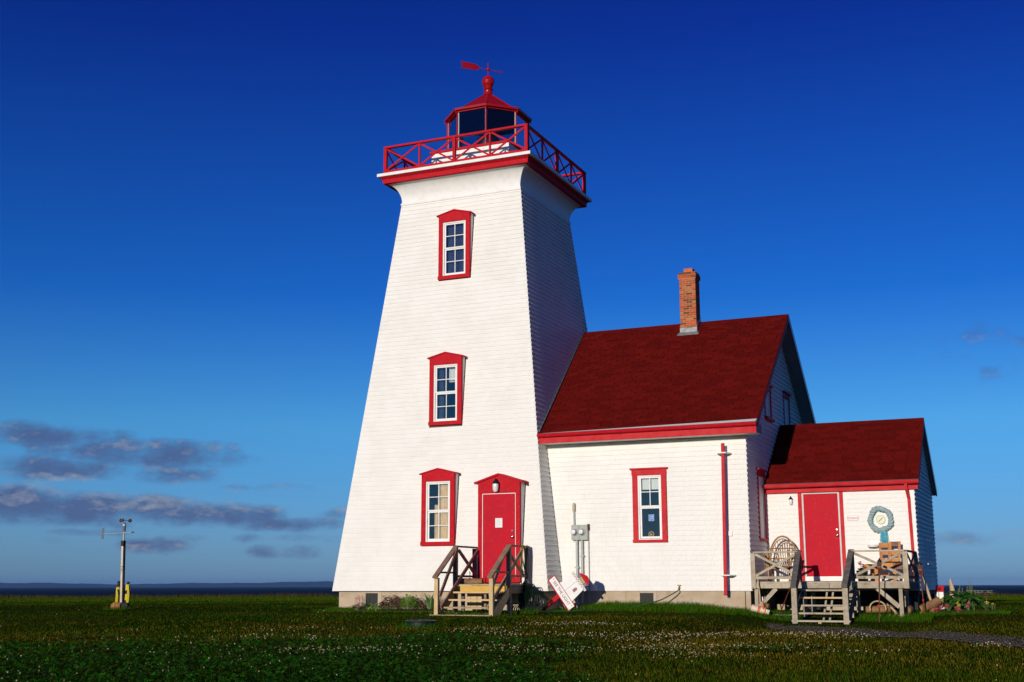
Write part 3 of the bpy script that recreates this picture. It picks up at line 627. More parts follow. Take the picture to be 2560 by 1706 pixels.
fd = part('foundation', MB().box(2.6, 7.30, HY+.025, HB-.03, -1.0, -.004).box(7.318, 7.432, HY+.02, HB-.03, -1.0, -.006), 'concrete', HS)
part('pilaster', MB().box(4.36, 4.49, HY+.012, HY+.024, -1.0, -.005), 'concrete', fd)
vm = MB()
for i in range(9): vm.box(4.84+i*.037, 4.853+i*.037, HY-.012, HY+.002, -.38, -.055)
for i in range(9): vm.box(4.84, 5.155, HY-.008, HY+.001, -.37+i*.036, -.358+i*.036)
vm.box(4.834, 5.162, HY+.004, HY+.014, -.40, -.048); part('vent', vm, 'mesh', fd)
part('vent_surround', MB().box(4.74, 4.833, HY+.008, HY+.0245, -.5, -.012).box(5.163, 5.24, HY+.008, HY+.0245, -.5, -.012), 'concrete', fd)
w = sash_window(HS, HF, 4.72, 5.55, 1.105, 2.805, 'redfade', jw=.125, hw=.135, sw=.065, lower=(1, 1), cap=True, trimn=.04, recess=0)
part('blind', MB().fbox(HF, 4.86, 5.41, -.115, -.11, 2.34, 2.70), 'blind', w)
part('blue_card', MB().fbox(HF, 5.075, 5.215, -.0445, -.043, 1.60, 1.755), 'bluecard', w)
part('sun_catcher', MB().tube([(5.13+.06*math.cos(t), HY+.062, 1.295+.06*math.sin(t)) for t in np.linspace(0, 6.28, 19)[:-1]], .013, 6, closed=True).ball((5.13, HY+.062, 1.29), .03, 8, 6), 'orope', w)
# gable windows
sash_window(HS, HG, -.98, -.22, 1.14, 2.79, 'redfade', jw=.09, hw=.14, sw=.06, lower=(1, 1), cap=True, dark_back='bluecurtain', trimn=.035)
sash_window(HS, HG, .10, .88, 4.12, 5.0, 'redfade', jw=.09, hw=.13, sw=.07, lower=(1, 1), cap=True, dark_back='bluecurtain', trimn=.035, sillout=.06)
sash_window(HS, HG, 2.34, 3.12, 4.02, 5.10, 'redfade', jw=.09, hw=.14, sw=.07, lower=(1, 1), cap=True, dark_back='bluecurtain', trimn=.035)
# roofs ---------------------------------------------------------------------
SH_R = unit_shingle('roof_tab', .011, .0015, 'roof')
def roof(th, ey, ez, ry, rz, xl, xr, wallx, tab=.305, expo=.135):
    a = math.atan2(rz-ez, ry-ey); L = math.hypot(rz-ez, ry-ey)
    F1 = Fr((0, ey, ez), (1, 0, 0), (0, -math.sin(a), math.cos(a)), (0, math.cos(a), math.sin(a)))
    F2 = Fr((0, 2*ry-ey, ez), (-1, 0, 0), (0, math.sin(a), math.cos(a)), (0, -math.cos(a), math.sin(a)))
    x0 = xl(L*.5); par = {}
    lo = min(xl(0), xl(L))-.05
    r1 = part('roof', MB().prism([F1.p(lo, -.008, 0), F1.p(lo, -.008, L), (lo, ry, rz-.11), F1.p(lo, -.09, .0)], (xr-.01-lo, 0, 0)), 'tar', th)
    r2 = part('rear_roof', MB().prism([F2.p(-lo, -.008, 0), F2.p(-lo, -.09, 0), (lo, ry, rz-.112), (lo, ry, rz-.0085)], (xr-.01-lo, 0, 0)), 'roof', th)
    par[id(F1)] = r1; par[id(F2)] = r2
    its = courses(F1, xl, lambda v: xr, 0, L, expo, tab-.03, tab+.03, off=tab/2, jit=.003, gap=.012, tj=.002)
    b = courses(F2, lambda v: -xr, lambda v: -lo, 0, L, expo, 1.5, 2.5)
    lay(its, SH_R, .011, .0015, 'roof', par, 300, 'roof_tab', 'roof_tabs'); lay(b, SH_R, .011, .0015, 'roof', par, 0, 'roof_tab', 'roof_tabs')
    rc = MB()
    n = int((xr-lo)/.3)
    for i in range(n):
        xa, xb = lo+(xr-lo)*i/n, lo+(xr-lo)*(i+1)/n-.004
        if xa < xl(L)-.3: continue
        rc.prism([(xa, ry-.13, rz-.13*math.tan(a)+.010), (xa, ry, rz+.012), (xa, ry+.13, rz-.13*math.tan(a)+.010), (xa, ry, rz-.02)], (xb-xa, 0, 0))
    part('ridge_cap', rc, 'roof', r1)
    # rake boards and soffit of the overhang
    for sg, F in ((1, F1), (-1, F2)):
        e = [F.p(sg*xr, -.0095, -.01), F.p(sg*xr, -.0095, L), V(xr, ry, rz-.17), F.p(sg*xr, -.14, -.01)]
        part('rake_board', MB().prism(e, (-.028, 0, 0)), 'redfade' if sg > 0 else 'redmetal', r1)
        s0, s1 = F.p(sg*(xr-.03), -.125, .0), F.p(sg*(xr-.03), -.125, L)
        s1 = V(xr-.03, ry, rz-.125/math.cos(a)); d = V(-(xr-.03-wallx), 0, 0)
        part('soffit', MB().add([s0, s1, s1+d, s0+d], [(0, 1, 2, 3)]), 'soffit', r1)
    return r1, F1, L
r1, RF1, RL1 = roof(HS, -2.33, 3.755, RY, RZ, lambda v: ta(3.755+v*math.sin(math.atan(SL)))-.03, 7.82, HX)
part('flashing', MB().prism([(ta(3.7)+.0, -2.36, 3.77), (ta(7.0)+.0, RY, 7.06), (ta(7.0)+.035, RY, 7.07), (ta(3.7)+.045, -2.36, 3.785)], (0, -.02, .03)), 'lead', r1)
part('fascia', MB().box(2.50, 7.82, -2.42, -2.39, 3.49, 3.735), 'redfade', HS)
part('soffit', MB().box(2.52, 7.80, -2.389, HY-.002, 3.50, 3.52), 'trimwhite', HS)
part('eave_return', MB().box(HX+.02, 7.80, -2.388, -1.80, 3.525, 3.74), 'soffit', HS)
def gutter(th, xa, xb, y, za, zb, mat='redfade'):
    pf = [(0, 0), (.085, 0), (.10, -.03), (.085, -.065), (.05, -.085), (0, -.085)]
    g = part('gutter', MB().add([(xa, y-d, za+h) for d, h in pf]+[(xb, y-d, zb+h) for d, h in pf], [(0, 1, 2, 3, 4, 5), (11, 10, 9, 8, 7, 6)]+[(i, 6+i, 6+(i+1) % 6, (i+1) % 6) for i in range(6)]), mat, th)
    return g
gutter(HS, 2.50, 7.835, -2.422, 3.715, 3.728, 'red')
part('drip_edge', MB().add([(2.6, -2.50, 3.724), (7.825, -2.52, 3.735), (7.825, -2.335, 3.815), (2.6, -2.335, 3.752), (2.6, -2.335, 3.73), (7.825, -2.335, 3.735)], [(0, 1, 2, 3), (3, 2, 5, 4), (0, 3, 4), (1, 5, 2), (0, 4, 5, 1)]), 'trimwhite', HS)
# downspout held off the wall by two boards
ds = part('downspout', MB().bar((6.985, -2.20, 3.31), (6.935, -2.20, -.0), .07, .06, (1, 0, 0)).bar((6.935, -2.20, .0), (6.925, -2.19, -.10), .07, .06, (1, 0, 0)), 'redfade', HS)
for z in (3.08, .33):
    q = [(6.80, HY-.01, z), (6.80, -2.02, z), (6.87, -2.24, z), (7.05, -2.24, z), (7.13, -2.02, z), (7.13, HY-.01, z)]
    part('bracket', MB().prism(q, (0, 0, .025)), 'trimwhite', ds)
part('junction_box', MB().box(6.95, 7.08, HY-.05, HY-.012, 1.22, 1.33), 'trimwhite', HS)
# chimney ------------------------------------------------------------------
CHX0, CHX1, CHY0, CHY1 = 5.035, 5.475, 1.36, 1.76
CH = part('chimney', MB().box(CHX0+.007, CHX1-.007, CHY0+.007, CHY1-.007, 6.4, 8.335).box(CHX0-.012, CHX1+.012, CHY0-.012, CHY1+.012, 8.17, 8.30), 'mortar', HS)
part('flue_pot', MB().box(CHX0+.11, CHX1-.09, CHY0+.08, CHY1-.08, 8.33, 8.475), 'clay', CH)
bme = {}
for k in ('brick', 'brickdark', 'bricktan'):
    me = bpy.data.meshes.new('brick'); b = MB().box(0, 1, 0, 1, 0, 1); me.from_pydata(b.v, [], b.f); me.materials.append(MT[k]); bme[k] = me
rh = .0575; z = 6.70; row = 0
while z < 8.35:
    g = .03 if 8.14 < z < 8.29 else (.012 if z >= 8.29 else 0); x0, x1, y0, y1 = CHX0-g, CHX1+g, CHY0-g, CHY1+g
    def run(n_off, length, full):
        out = []; p = -n_off
        while p < length-.02:
            a, b2 = max(0, p), min(length, p+full-.012)
            if b2-a > .03: out.append((a, b2))
            p += full
        return out
    th_ = .05
    for face in range(4):
        Ln = (x1-x0) if face % 2 == 0 else (y1-y0)-2*th_-.004
        for a, b2 in run((.09 if row % 2 else 0) if face % 2 == 0 else 0, Ln, .178 if face % 2 == 0 else .16):
            if face % 2 == 0 and b2 > Ln-.03: b2 = Ln
            mk = random.choices(['brick', 'brickdark', 'bricktan'], [.62, .16, .22])[0]; e = random.uniform(0, .003); o_ = .002+.005
            bx = ((x0+a, x0+b2, y0-e, y0+th_) if face == 0 else (x1-th_, x1+e, y0+th_+.002+a, y0+th_+.002+b2) if face == 1 else (x0+a, x0+b2, y1-th_, y1+e) if face == 2 else (x0-e, x0+th_, y0+th_+.002+a, y0+th_+.002+b2))
            inst('brick', bme[mk], Matrix(((bx[1]-bx[0], 0, 0, bx[0]), (0, bx[3]-bx[2], 0, bx[2]), (0, 0, rh-.0115, z), (0, 0, 0, 1))), CH)
    z += rh; row += 1
fl = MB().box(CHX0-.012, CHX1+.012, CHY0-.012, CHY0-.004, 6.6, 6.835)
fl.prism([(CHX0-.05, CHY0-.01, 6.70), (CHX1+.05, CHY0-.01, 6.70), (CHX1+.07, CHY0-.10, 6.622), (CHX0-.07, CHY0-.10, 6.622)], (0, -.004, .014))
for x in (CHX0-.011, CHX1+.003): fl.prism([(x, CHY0, 6.66), (x, CHY1, 7.0), (x, CHY1, 7.16), (x, CHY0, 6.90)], (.008, 0, 0))
part('flashing', fl, 'lead', CH)

# ================================================================== ENTRANCE EXTENSION
AX, AY, AB, ARY, ARZ = 10.868, -.18, 3.76, 1.79, 4.145
AN = thing('house_extension', (9.2, 1.8, -.5), 'low white shingled entrance wing with dark red roof on the side of the house', 'house')
AF = Fr((0, AY, 0)); AG = Fr((AX, 0, 0), (0, 1, 0), (1, 0, 0)); aw = {}
aw[id(AF)] = part('front_wall', MB().box(HX+.03, AX, AY+.006, AY+.05, 0, 2.36), 'sheath', AN)
def az_(y): return ARZ-.15-.789*abs(y-ARY)
aw[id(AG)] = part('gable_wall', MB().prism([(AX-.006, AY, 0), (AX-.006, AB, 0), (AX-.006, AB, az_(AB)), (AX-.006, ARY, az_(ARY)), (AX-.006, AY, az_(AY))], (-.04, 0, 0)), 'white', AN)
part('back_wall', MB().box(HX+.03, AX-.05, AB-.05, AB, 0, 2.3), 'white', AN)
it = courses(AF, lambda v: HX+.02, lambda v: AX-.068, 0, 2.34, .104, .09, .28, [(8.235, 9.285, .1, 2.4)])
lay(it, SH_W, .0175, .003, 'white', aw, 300, 'shingle', 'shingle_courses')
it = courses(AG, lambda v: max(AY, ARY-(ARZ-.16-v)/.789), lambda v: min(AB, ARY+(ARZ-.16-v)/.789), 0, 3.95, .104, .5, 1.6, [(1.36, 2.42, .62, 1.22)])
lay(it, SH_W, .034, .003, 'white', aw, 0, 'shingle', 'shingle_courses')
part('corner_board', MB().box(AX-.066, AX+.018, AY-.022, AY+.005, .0, 2.32), 'trimwhite', AN)
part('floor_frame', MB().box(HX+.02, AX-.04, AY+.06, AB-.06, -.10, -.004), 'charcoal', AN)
part('crawl_space_dark_fill', MB().box(HX+.02, AX-.35, AY+.75, AB-.10, -1.0, -.101), 'charcoal', AN)  # near-black box stands in for the darkness of the open crawl space
for xa, xb in ((7.62, 7.80), (7.86, 8.22), (8.62, 9.30), (9.36, 9.78), (9.92, 10.24)): part('foundation_block', MB().box(xa, xb, AY+.05, AY+.30, -1.0, -.33+random.uniform(-.02, .02)), 'concrete', AN)
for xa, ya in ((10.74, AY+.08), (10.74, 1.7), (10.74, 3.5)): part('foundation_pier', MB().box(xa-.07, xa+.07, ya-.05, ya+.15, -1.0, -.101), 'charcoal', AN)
r3, _, _ = roof(AN, -.335, 2.475, ARY, ARZ, lambda v: HX+.012, 11.01, AX)
part('fascia', MB().box(HX+.02, 10.98, -.275, -.245, 2.27, 2.455), 'redfade', AN); part('soffit', MB().box(HX+.02, 10.98, -.244, AY-.002, 2.325, 2.345), 'trimwhite', AN)
gutter(AN, HX+.025, 11.025, -.35, 2.462, 2.47, 'redfade')
part('drip_edge', MB().add([(HX+.03, -.445, 2.470), (11.02, -.445, 2.478), (11.02, -.335, 2.492), (HX+.03, -.335, 2.484), (HX+.03, -.335, 2.466), (11.02, -.335, 2.474)], [(0, 1, 2, 3), (3, 2, 5, 4), (0, 3, 4), (1, 5, 2), (0, 4, 5, 1)]), 'trimwhite', AN)
part('downspout', MB().bar((10.735, -.40, 2.40), (10.74, -.38, 2.26), .065, .05, (1, 0, 0)).bar((10.74, -.385, 2.28), (10.765, -.235, 2.06), .064, .05, (1, 0, 0)).bar((10.765, -.232, 2.08), (10.79, -.232, .24), .066, .05, (1, 0, 0)), 'redfade', AN)
# entrance door
mb = MB().fbox(AF, 8.235, 8.325, -.02, .03, .22, 2.27).fbox(AF, 9.20, 9.285, -.02, .03, .22, 2.27)
DS = part('door_surround', mb, 'redfade', AN)
part('door_frame', MB().fbox(AF, 8.327, 8.365, -.02, .024, .32, 2.27).fbox(AF, 9.163, 9.198, -.02, .024, .32, 2.27).fbox(AF, 8.365, 9.163, -.02, .023, 2.235, 2.27), 'galv', DS)
part('threshold', MB().fbox(AF, 8.327, 9.198, -.02, .034, .215, .319), 'trimwhite', DS)
DR = part('door', MB().fbox(AF, 8.367, 9.161, -.04, .004, .322, 2.233), 'reddoor', AN)
part('door_knob', MB().lathe([(.018, 0), (.018, -.03), (.034, -.045), (.034, -.06), (.015, -.07)], (9.115, AY-.004, 1.265), 14, 0, 'y'), 'chrome', DR, smooth=True)
part('deadbolt', MB().lathe([(.028, 0), (.028, -.02), (.02, -.028)], (9.11, AY-.004, 1.395), 14, 0, 'y'), 'chrome', DR, smooth=True)
nb = part('notice_board', MB().fbox(AG, 1.36, 2.42, -.02, .045, .62, 1.22), 'trimwhite', AN); part('sheet', MB().fbox(AG, 1.46, 2.32, .046, .05, .68, 1.16), 'paper', nb)
part('ledge', MB().fbox(AG, 1.30, 2.48, -.01, .075, .585, .62), 'trimwhite', nb)
# ================================================================== STEPS AT THE TOWER DOOR
g0 = G(1.75, -4.9)
ST = thing('wooden_steps', (1.75, -4.0, g0), 'wooden porch steps with brown X-braced rails below the lighthouse door', 'steps')
xl_, xr_ = 1.08, 2.43
for i in range(7): part('deck_plank', MB().box(xl_-.05, xr_+.05, -4.04+i*.156, -3.892+i*.156, .125, .16), 'tread', ST)
part('deck_beam', MB().box(xl_, xr_, -4.0, -3.96, -.02, .12), 'yellowwood', ST); part('deck_beam', MB().box(xr_-.02, xr_+.03, -3.955, -2.95, -.05, .12), 'brownwood2', ST); part('deck_beam', MB().box(xl_-.03, xl_+.02, -3.955, -2.95, -.05, .12), 'brownwood', ST)
for i, (z, y) in enumerate(((-.005, -4.22), (-.17, -4.45), (-.335, -4.69))): part('tread', MB().box(xl_+.005, xr_-.005, y-.12, y+.13, z-.035, z), 'newwood' if i < 2 else 'tread', ST)
part('tread', MB().box(xl_-.13, xr_+.03, -5.03, -4.90, -.535, -.50), 'tread', ST)
for x in (xl_-.10, xl_+.68, xr_-.02): part('footing', MB().box(x-.02, x+.03, -4.99, -4.94, g0-.2, -.536), 'brownwood2', ST)
for x in (xl_-.025, xr_+.005):
    part('stringer', MB().prism([(x, -4.86, -.49), (x, -4.86, -.40), (x, -4.02, .11), (x, -3.97, .11), (x, -3.97, -.06), (x, -4.70, -.62)], (.03, 0, 0)), 'newwood', ST)
part('riser_post', MB().box(1.20, 1.28, -3.95, -3.90, G(1.2, -3.9)-.1, .0), 'darkwood', ST); part('riser_post', MB().box(1.9, 1.96, -4.2, -4.15, G(1.9, -4.2)-.1, -.05), 'brownwood2', ST)
part('back_board', MB().box(1.33, 1.42, -3.90, -3.88, -.40, -.02).box(1.43, 1.58, -3.905, -3.885, -.40, -.02).box(1.59, 1.70, -3.90, -3.88, -.40, -.02), 'newwood', ST)
for x, mt in ((xl_, 'brownwood'), (xr_, 'brownwood2')):
    s = 1 if x == xr_ else -1
    part('post', MB().box(x-.045, x+.045, -4.965, -4.875, g0-.15, .30), 'newwood', ST)
    part('post', MB().box(x-.045, x+.045, -4.05, -3.96, g0-.1, 1.0), mt, ST)
    part('post', MB().box(x-.04, x+.04, -3.04, -2.965, G(x, -3)-.1, .99), mt, ST)
    part('handrail', MB().bar((x, -5.03, .305), (x, -3.97, 1.025), .12, .04), mt, ST)
    part('handrail', MB().box(x-.06, x+.06, -3.96, -2.95, 1.0, 1.035), mt, ST)
    xi = x-.065*s
    part('brace', MB().bar((xi, -4.90, -.10), (xi, -4.06, .93), .03, .09, (1, 0, 0)), mt, ST)
    part('brace', MB().bar((xi-.035*s, -4.90, -.36), (xi-.035*s, -3.03, .93), .03, .09, (1, 0, 0)), mt, ST)
    part('brace', MB().bar((xi, -3.97, .93), (xi, -3.02, .34), .03, .08, (1, 0, 0)), mt, ST)
    part('lower_rail', MB().bar((x+.02*s, -4.88, .42), (x+.02*s, -4.06, .42), .03, .04), mt, ST)
    part('lower_rail', MB().bar((x, -3.955, .34), (x, -3.045, .34), .04, .05), mt, ST)
# log block with a rope on the landing
lg = thing('log_block', (1.33, -3.72, .16), 'short bark-covered log with a rope peg lying at the lighthouse door', 'log')
mb = MB(); pts = []
n = 14; prof = [(1.02, .062), (1.05, .075), (1.2, .078), (1.4, .074), (1.6, .070), (1.64, .055)]
mb.tube([(x, -3.72, .16+.062) for x, r in prof], [r for x, r in prof], 12); part('trunk', mb, 'bark', lg, smooth=True)
part('peg', MB().tube([(1.34, -3.78, .23), (1.345, -3.79, .43)], .011, 6).ball((1.345, -3.79, .43), .018, 8, 5), 'rust', lg)
# yellow rope looped over the rail
rp = MB(); pp = []
for k in range(4):
    a = []
    for i in range(25):
        t = i/24; x = 2.36+.03*k-.05*math.sin(t*6.28+k); y = -3.02-.04*math.cos(t*6.28+k*.7); z = 1.05-.10*abs(math.sin(t*3.14))*0-(.62+.1*k)*(.5-.5*math.cos(t*6.28))
        a.append((x, y-.06*(math.sin(t*6.28)), z))
    rp.tube(a, .014, 6, closed=False)
solo('rope', rp, 'orope', (2.40, -3.02, .4), 'tan rope looped over the far post of the step rail', 'rope', smooth=True)
# grey marker buoy with the figure 1
by = thing('marker_buoy', (2.47, -3.12, -.02), 'small grey wooden buoy numbered one hanging beside the steps', 'buoy')
q = [(2.41, -.02), (2.53, -.02), (2.545, .13), (2.535, .20), (2.49, .27), (2.455, .27), (2.405, .20), (2.395, .13)]
part('body', MB().prism([(x, -3.10, z) for x, z in q][::1], (0, -.05, 0)), 'greywood', by)
part('numeral', text_mb('1', .085, Fr((2.475, -3.15, .06)), .001, .8), 'ink', by)
part('band', MB().box(2.40, 2.54, -3.153, -3.151, .155, .168).box(2.415, 2.525, -3.153, -3.151, .19, .20), 'ink', by)
part('hook', MB().tube([(2.47, -3.12, .26), (2.46, -3.10, .33), (2.44, -3.04, .36)], .006, 5), 'rust', by)
# coiled hose hanging on its reel
hs = MB()
for k in range(26):
    c = 2.40+.017*k+random.uniform(-.02, .02); w_ = .05+.008*k+random.uniform(0, .04); top = .20-.012*abs(k-6)+random.uniform(-.03, .02); bot = G(2.5, -3.25)+.04+random.uniform(0, .12)
    a = [(c+w_*math.sin(t)*(1.0-.45*math.cos(t)), -3.20-.012*k*.3-.03*math.cos(2*t), (top+bot)/2+(top-bot)/2*math.cos(t)) for t in np.linspace(0, 6.28, 26)[:-1]]
    hs.tube(a, .012, 6, closed=True)
hz = thing('garden_hose', (2.6, -3.2, -.44), 'dark green garden hose coiled in a hanging heap beside the steps', 'hose')
part('coil', hs, 'hosedark', hz, smooth=True)
hs2 = MB()
for k in range(5):
    c = 2.52+.05*k; a = [(c+.10*math.sin(t), -3.29-.01*k, -.10+.26*math.cos(t)) for t in np.linspace(0, 6.28, 24)[:-1]]; hs2.tube(a, .011, 6, closed=True)
part('outer_coil', hs2, 'hosedark', hz, smooth=True)
for k in range(5):
    a = [(2.14+.055*k+.05*math.sin(t), -3.30+.03*math.cos(t), G(2.2, -3.3)+.07+.09*math.cos(t)) for t in np.linspace(0, 6.28, 16)[:-1]]; part('loop', MB().tube(a, .010, 6, closed=True), 'hosedark', hz, smooth=True)
def ground_tube(pts, r, lift=.02, n=40):
    out = []; P = np.array(pts, float); d = np.concatenate([[0], np.cumsum(np.hypot(*np.diff(P, axis=0).T))])
    for t in np.linspace(0, d[-1], n):
        x, y = np.interp(t, d, P[:, 0]), np.interp(t, d, P[:, 1]); out.append((x, y, G(x, y)+lift))
    return MB().tube(out, r, 6)
sp_ = [(5.80, -2.03, .035), (5.795, -2.12, .0), (5.72, -2.22, -.06), (5.5, -2.36, -.19), (5.2, -2.46, -.29), (4.9, -2.54, -.35), (4.6, -2.6, -.40)]
tail = [(x, y, G(x, y)+.03) for x, y in ((4.3, -2.7), (4.0, -2.9), (3.75, -3.2), (3.3, -3.32), (3.0, -3.28), (2.8, -3.25))]
solo('garden_hose', MB().tube(sp_+tail, .013, 7), 'hose', (5.8, -2.0, -.4), 'green hose sagging from the brass wall tap to the grass under the house window', 'hose', smooth=True)
tp = thing('water_tap', (5.8, -1.97, .03), 'small brass water tap low on the white house wall', 'tap')
part('spout', MB().tube([(5.80, -1.96, .085), (5.80, -2.03, .085), (5.80, -2.05, .04)], [.016, .018, .016], 8), 'orope', tp, smooth=True)
part('handle', MB().tube([(5.765, -2.0, .125), (5.845, -2.0, .125)], .012, 6).tube([(5.805, -2.0, .09), (5.805, -2.0, .125)], .008, 6), 'orope', tp)

# ================================================================== LEANING SIGN
e1, e2 = V(.61, 0, -.79).normalized(), V(.79, 0, .61).normalized()
nn = V(0, -1, .20).normalized(); e1 = (e1-nn*e1.dot(nn)).normalized(); e2 = (e2-nn*e2.dot(nn)-e1*e2.dot(e1)).normalized()
SG = thing('leaning_sign', (3.3, -3.05, -.46), 'lighthouse-shaped wooden sign reading SEE THE LIGHT leaning askew against the house', 'sign')
F = Fr((3.315, -3.03, -.05), e1, nn, e2)
def poly(pts, n0, n1): return MB().prism([F.p(s, n0, t) for s, t in pts], F.N*(n1-n0))
part('post', MB().fbox(F, -.055, .05, -.05, -.01, -.66, .0), 'red', SG)
pk = part('name_board', MB().fbox(F, -.445, .435, -.01, .012, -.085, .085), 'trimwhite', SG)
part('red_border', MB().fbox(F, -.46, -.435, -.012, .016, -.10, .10).fbox(F, -.435, .45, -.012, .0155, -.10, -.075).fbox(F, -.435, .45, -.012, .0155, .085, .097), 'red', pk)
part('lettering', text_mb('" SEE THE LIGHT "', .10, Fr(F.p(0, 0, .005), e1, nn, e2), .0125, fit=.80), 'ink', pk)
bd = part('tower_cutout', poly([(-.225, .098), (.312, .098), (.262, .462), (-.185, .462)], -.008, .008), 'trimwhite', SG)
part('wall_line', MB().fbox(F, .000, .006, .0085, .010, .10, .46), 'bluegrey', bd)
wn = part('painted_window', poly([(.10, .25), (.175, .25), (.175, .335), (.155, .362), (.12, .362), (.10, .335)], .0085, .012), 'red', bd)
part('window_pane', MB().fbox(F, .110, .134, .0125, .014, .26, .30).fbox(F, .141, .165, .0125, .014, .26, .30).fbox(F, .110, .134, .0125, .014, .307, .345).fbox(F, .141, .165, .0125, .014, .307, .345), 'bluegrey', bd)
gb = part('gallery_strip', MB().fbox(F, -.235, .315, -.01, .014, .466, .518), 'paper', SG)
zg = MB()
for i in range(14): zg.bar(F.p(-.22+i*.037, .0155, .475 if i % 2 else .508), F.p(-.22+(i+1)*.037, .0155, .508 if i % 2 else .475), .002, .011, nn)
part('zigzag', zg, 'red', gb); part('lower_edge', MB().fbox(F, -.24, .32, .0145, .016, .462, .468), 'bluegrey', gb)
sb = part('striped_band', MB().fbox(F, -.09, .235, -.01, .012, .52, .60), 'bluegrey', SG)
for i in range(8): part('stripe', MB().fbox(F, -.082+i*.04, -.060+i*.04, .0125, .014, .525, .597), 'stripe' if i in (0, 1, 6, 7) else 'yrope', sb)
part('roof_cutout', poly([(-.12, .60), (.27, .60), (.25, .64), (.12, .715), (.06, .72), (-.06, .655)], -.012, .012), 'red', SG)

# ================================================================== ELECTRIC METERS
ME = thing('electric_meters', (3.4, -1.97, -.4), 'grey twin electricity meter box with conduits on the house wall', 'meter')
bxm = part('cabinet', MB().box(3.20, 3.395, -2.085, -1.97, 1.185, 1.545).box(3.402, 3.61, -2.085, -1.97, 1.185, 1.545), 'meterbox', ME)
part('latch', MB().box(3.60, 3.63, -2.07, -1.98, 1.42, 1.56), 'rust', bxm)
for x in (3.285, 3.475):
    mt_ = part('meter_dial', MB().lathe([(.088, 0), (.088, -.02), (.07, -.03), (.068, -.085), (.055, -.10), (.01, -.105)], (x, -2.085, 1.375), 20, 0, 'y'), 'galv', ME, smooth=True)
    part('dial_glass', MB().lathe([(.056, -.099), (.05, -.112), (.01, -.118)], (x, -2.085, 1.375), 20, 0, 'y'), 'opal', mt_, smooth=True)
for x, r in ((3.315, .033), (3.445, .034)): part('conduit', MB().tube([(x, -2.015, 1.19), (x, -2.015, G(x, -2.0)-.05)], r, 10), 'galv', ME, smooth=True)
part('conduit', MB().tube([(3.245, -2.0, 1.54), (3.24, -2.0, 1.90)], .022, 8), 'galv', ME, smooth=True)
part('weather_head', MB().tube([(3.24, -2.0, 1.86), (3.24, -2.0, 1.89), (3.24, -2.0, 2.03), (3.24, -2.0, 2.07)], [.026, .038, .038, .024], 10), 'tanplastic', ME, smooth=True)
part('conduit', MB().tube([(3.60, -1.985, 1.20), (3.605, -1.985, G(3.6, -2)-.05)], .013, 6), 'galv', ME, smooth=True)
for x, z in ((3.315, .53), (3.445, .80)): part('strap', MB().box(x-.055, x+.055, -2.055, -1.968, z, z+.025), 'galv', ME)

# ================================================================== ENTRANCE DECK
DK = thing('entrance_deck', (9.2, -1.2, -.58), 'weathered grey wooden deck with X-braced railings and stairs at the entrance', 'deck')
DY = -1.90; dx0, dx1 = 7.47, 10.86
ys = np.arange(DY, AY-.1, .142)
for y in ys: part('deck_plank', MB().box(dx0, dx1-.02, y, y+.136, .165, .20), 'greywood', DK)
for a, b in ((7.50, 8.60), (8.61, 9.17), (9.18, 9.63), (9.64, 10.80)): part('skirt_board', MB().box(a, b, DY-.03, DY-.001, .055, .163), 'greywood', DK)
part('skirt_board', MB().box(dx1-.03, dx1, DY, AY-.03, .04, .163), 'darkwood', DK)
def gp(x, y): return G(x, y)-.12
for x in (7.55, 8.62, 9.62, 10.66):
    for y in (DY+.06, -.9): part('leg', MB().box(x-.04, x+.04, y-.04, y+.04, gp(x, y), .054 if y < -1.5 else .163), 'greywood', DK)
part('knee_brace', MB().bar((10.18, DY+.02, .05), (10.62, DY+.02, -.34), .03, .09, (0, 1, 0)), 'greywood', DK); part('knee_brace', MB().bar((8.0, DY+.02, .05), (7.60, DY+.02, -.36), .03, .09, (0, 1, 0)), 'greywood', DK)
zt2, zb2 = .865, .285
def rail_bay(xa, xb, y, mat='greywood'):
    part('top_rail', MB().box(xa-.04, xb+.04, y-.05, y+.05, zt2-.035, zt2), mat, DK)
    part('lower_rail', MB().box(xa, xb, y-.02, y+.02, zb2-.03, zb2+.03), mat, DK)
    part('brace', MB().bar((xa, y-.012, zb2+.04), (xb, y-.012, zt2-.06), .022, .055, (0, 1, 0)), mat, DK)
    part('brace', MB().bar((xa, y+.012, zt2-.06), (xb, y+.012, zb2+.04), .022, .055, (0, 1, 0)), mat, DK)
for x in (7.515, 10.805): part('post', MB().box(x-.05, x+.05, DY-.075, DY-.031, .05, zt2-.036), 'greywood', DK)
for x in (8.53, 9.68): part('post', MB().box(x-.045, x+.045, DY-.03, DY+.05, .201, zt2-.036), 'darkwood', DK)
rail_bay(7.565, 8.49, DY-.045); rail_bay(9.73, 10.755, DY-.045)
part('top_rail', MB().box(10.78, 10.86, DY+.01, -.25, zt2-.035, zt2-.002), 'darkwood', DK); part('lower_rail', MB().box(10.80, 10.84, DY, -.25, zb2-.03, zb2+.03), 'darkwood', DK)  # side rail in the darker wood: its shade is put into the colour
part('brace', MB().bar((10.81, DY, zb2+.04), (10.81, -.28, zt2-.06), .022, .055, (1, 0, 0)), 'darkwood', DK); part('brace', MB().bar((10.835, DY, zt2-.06), (10.835, -.28, zb2+.04), .022, .055, (1, 0, 0)), 'darkwood', DK); part('post', MB().box(10.775, 10.865, -.33, -.25, .201, zt2-.036), 'darkwood', DK)
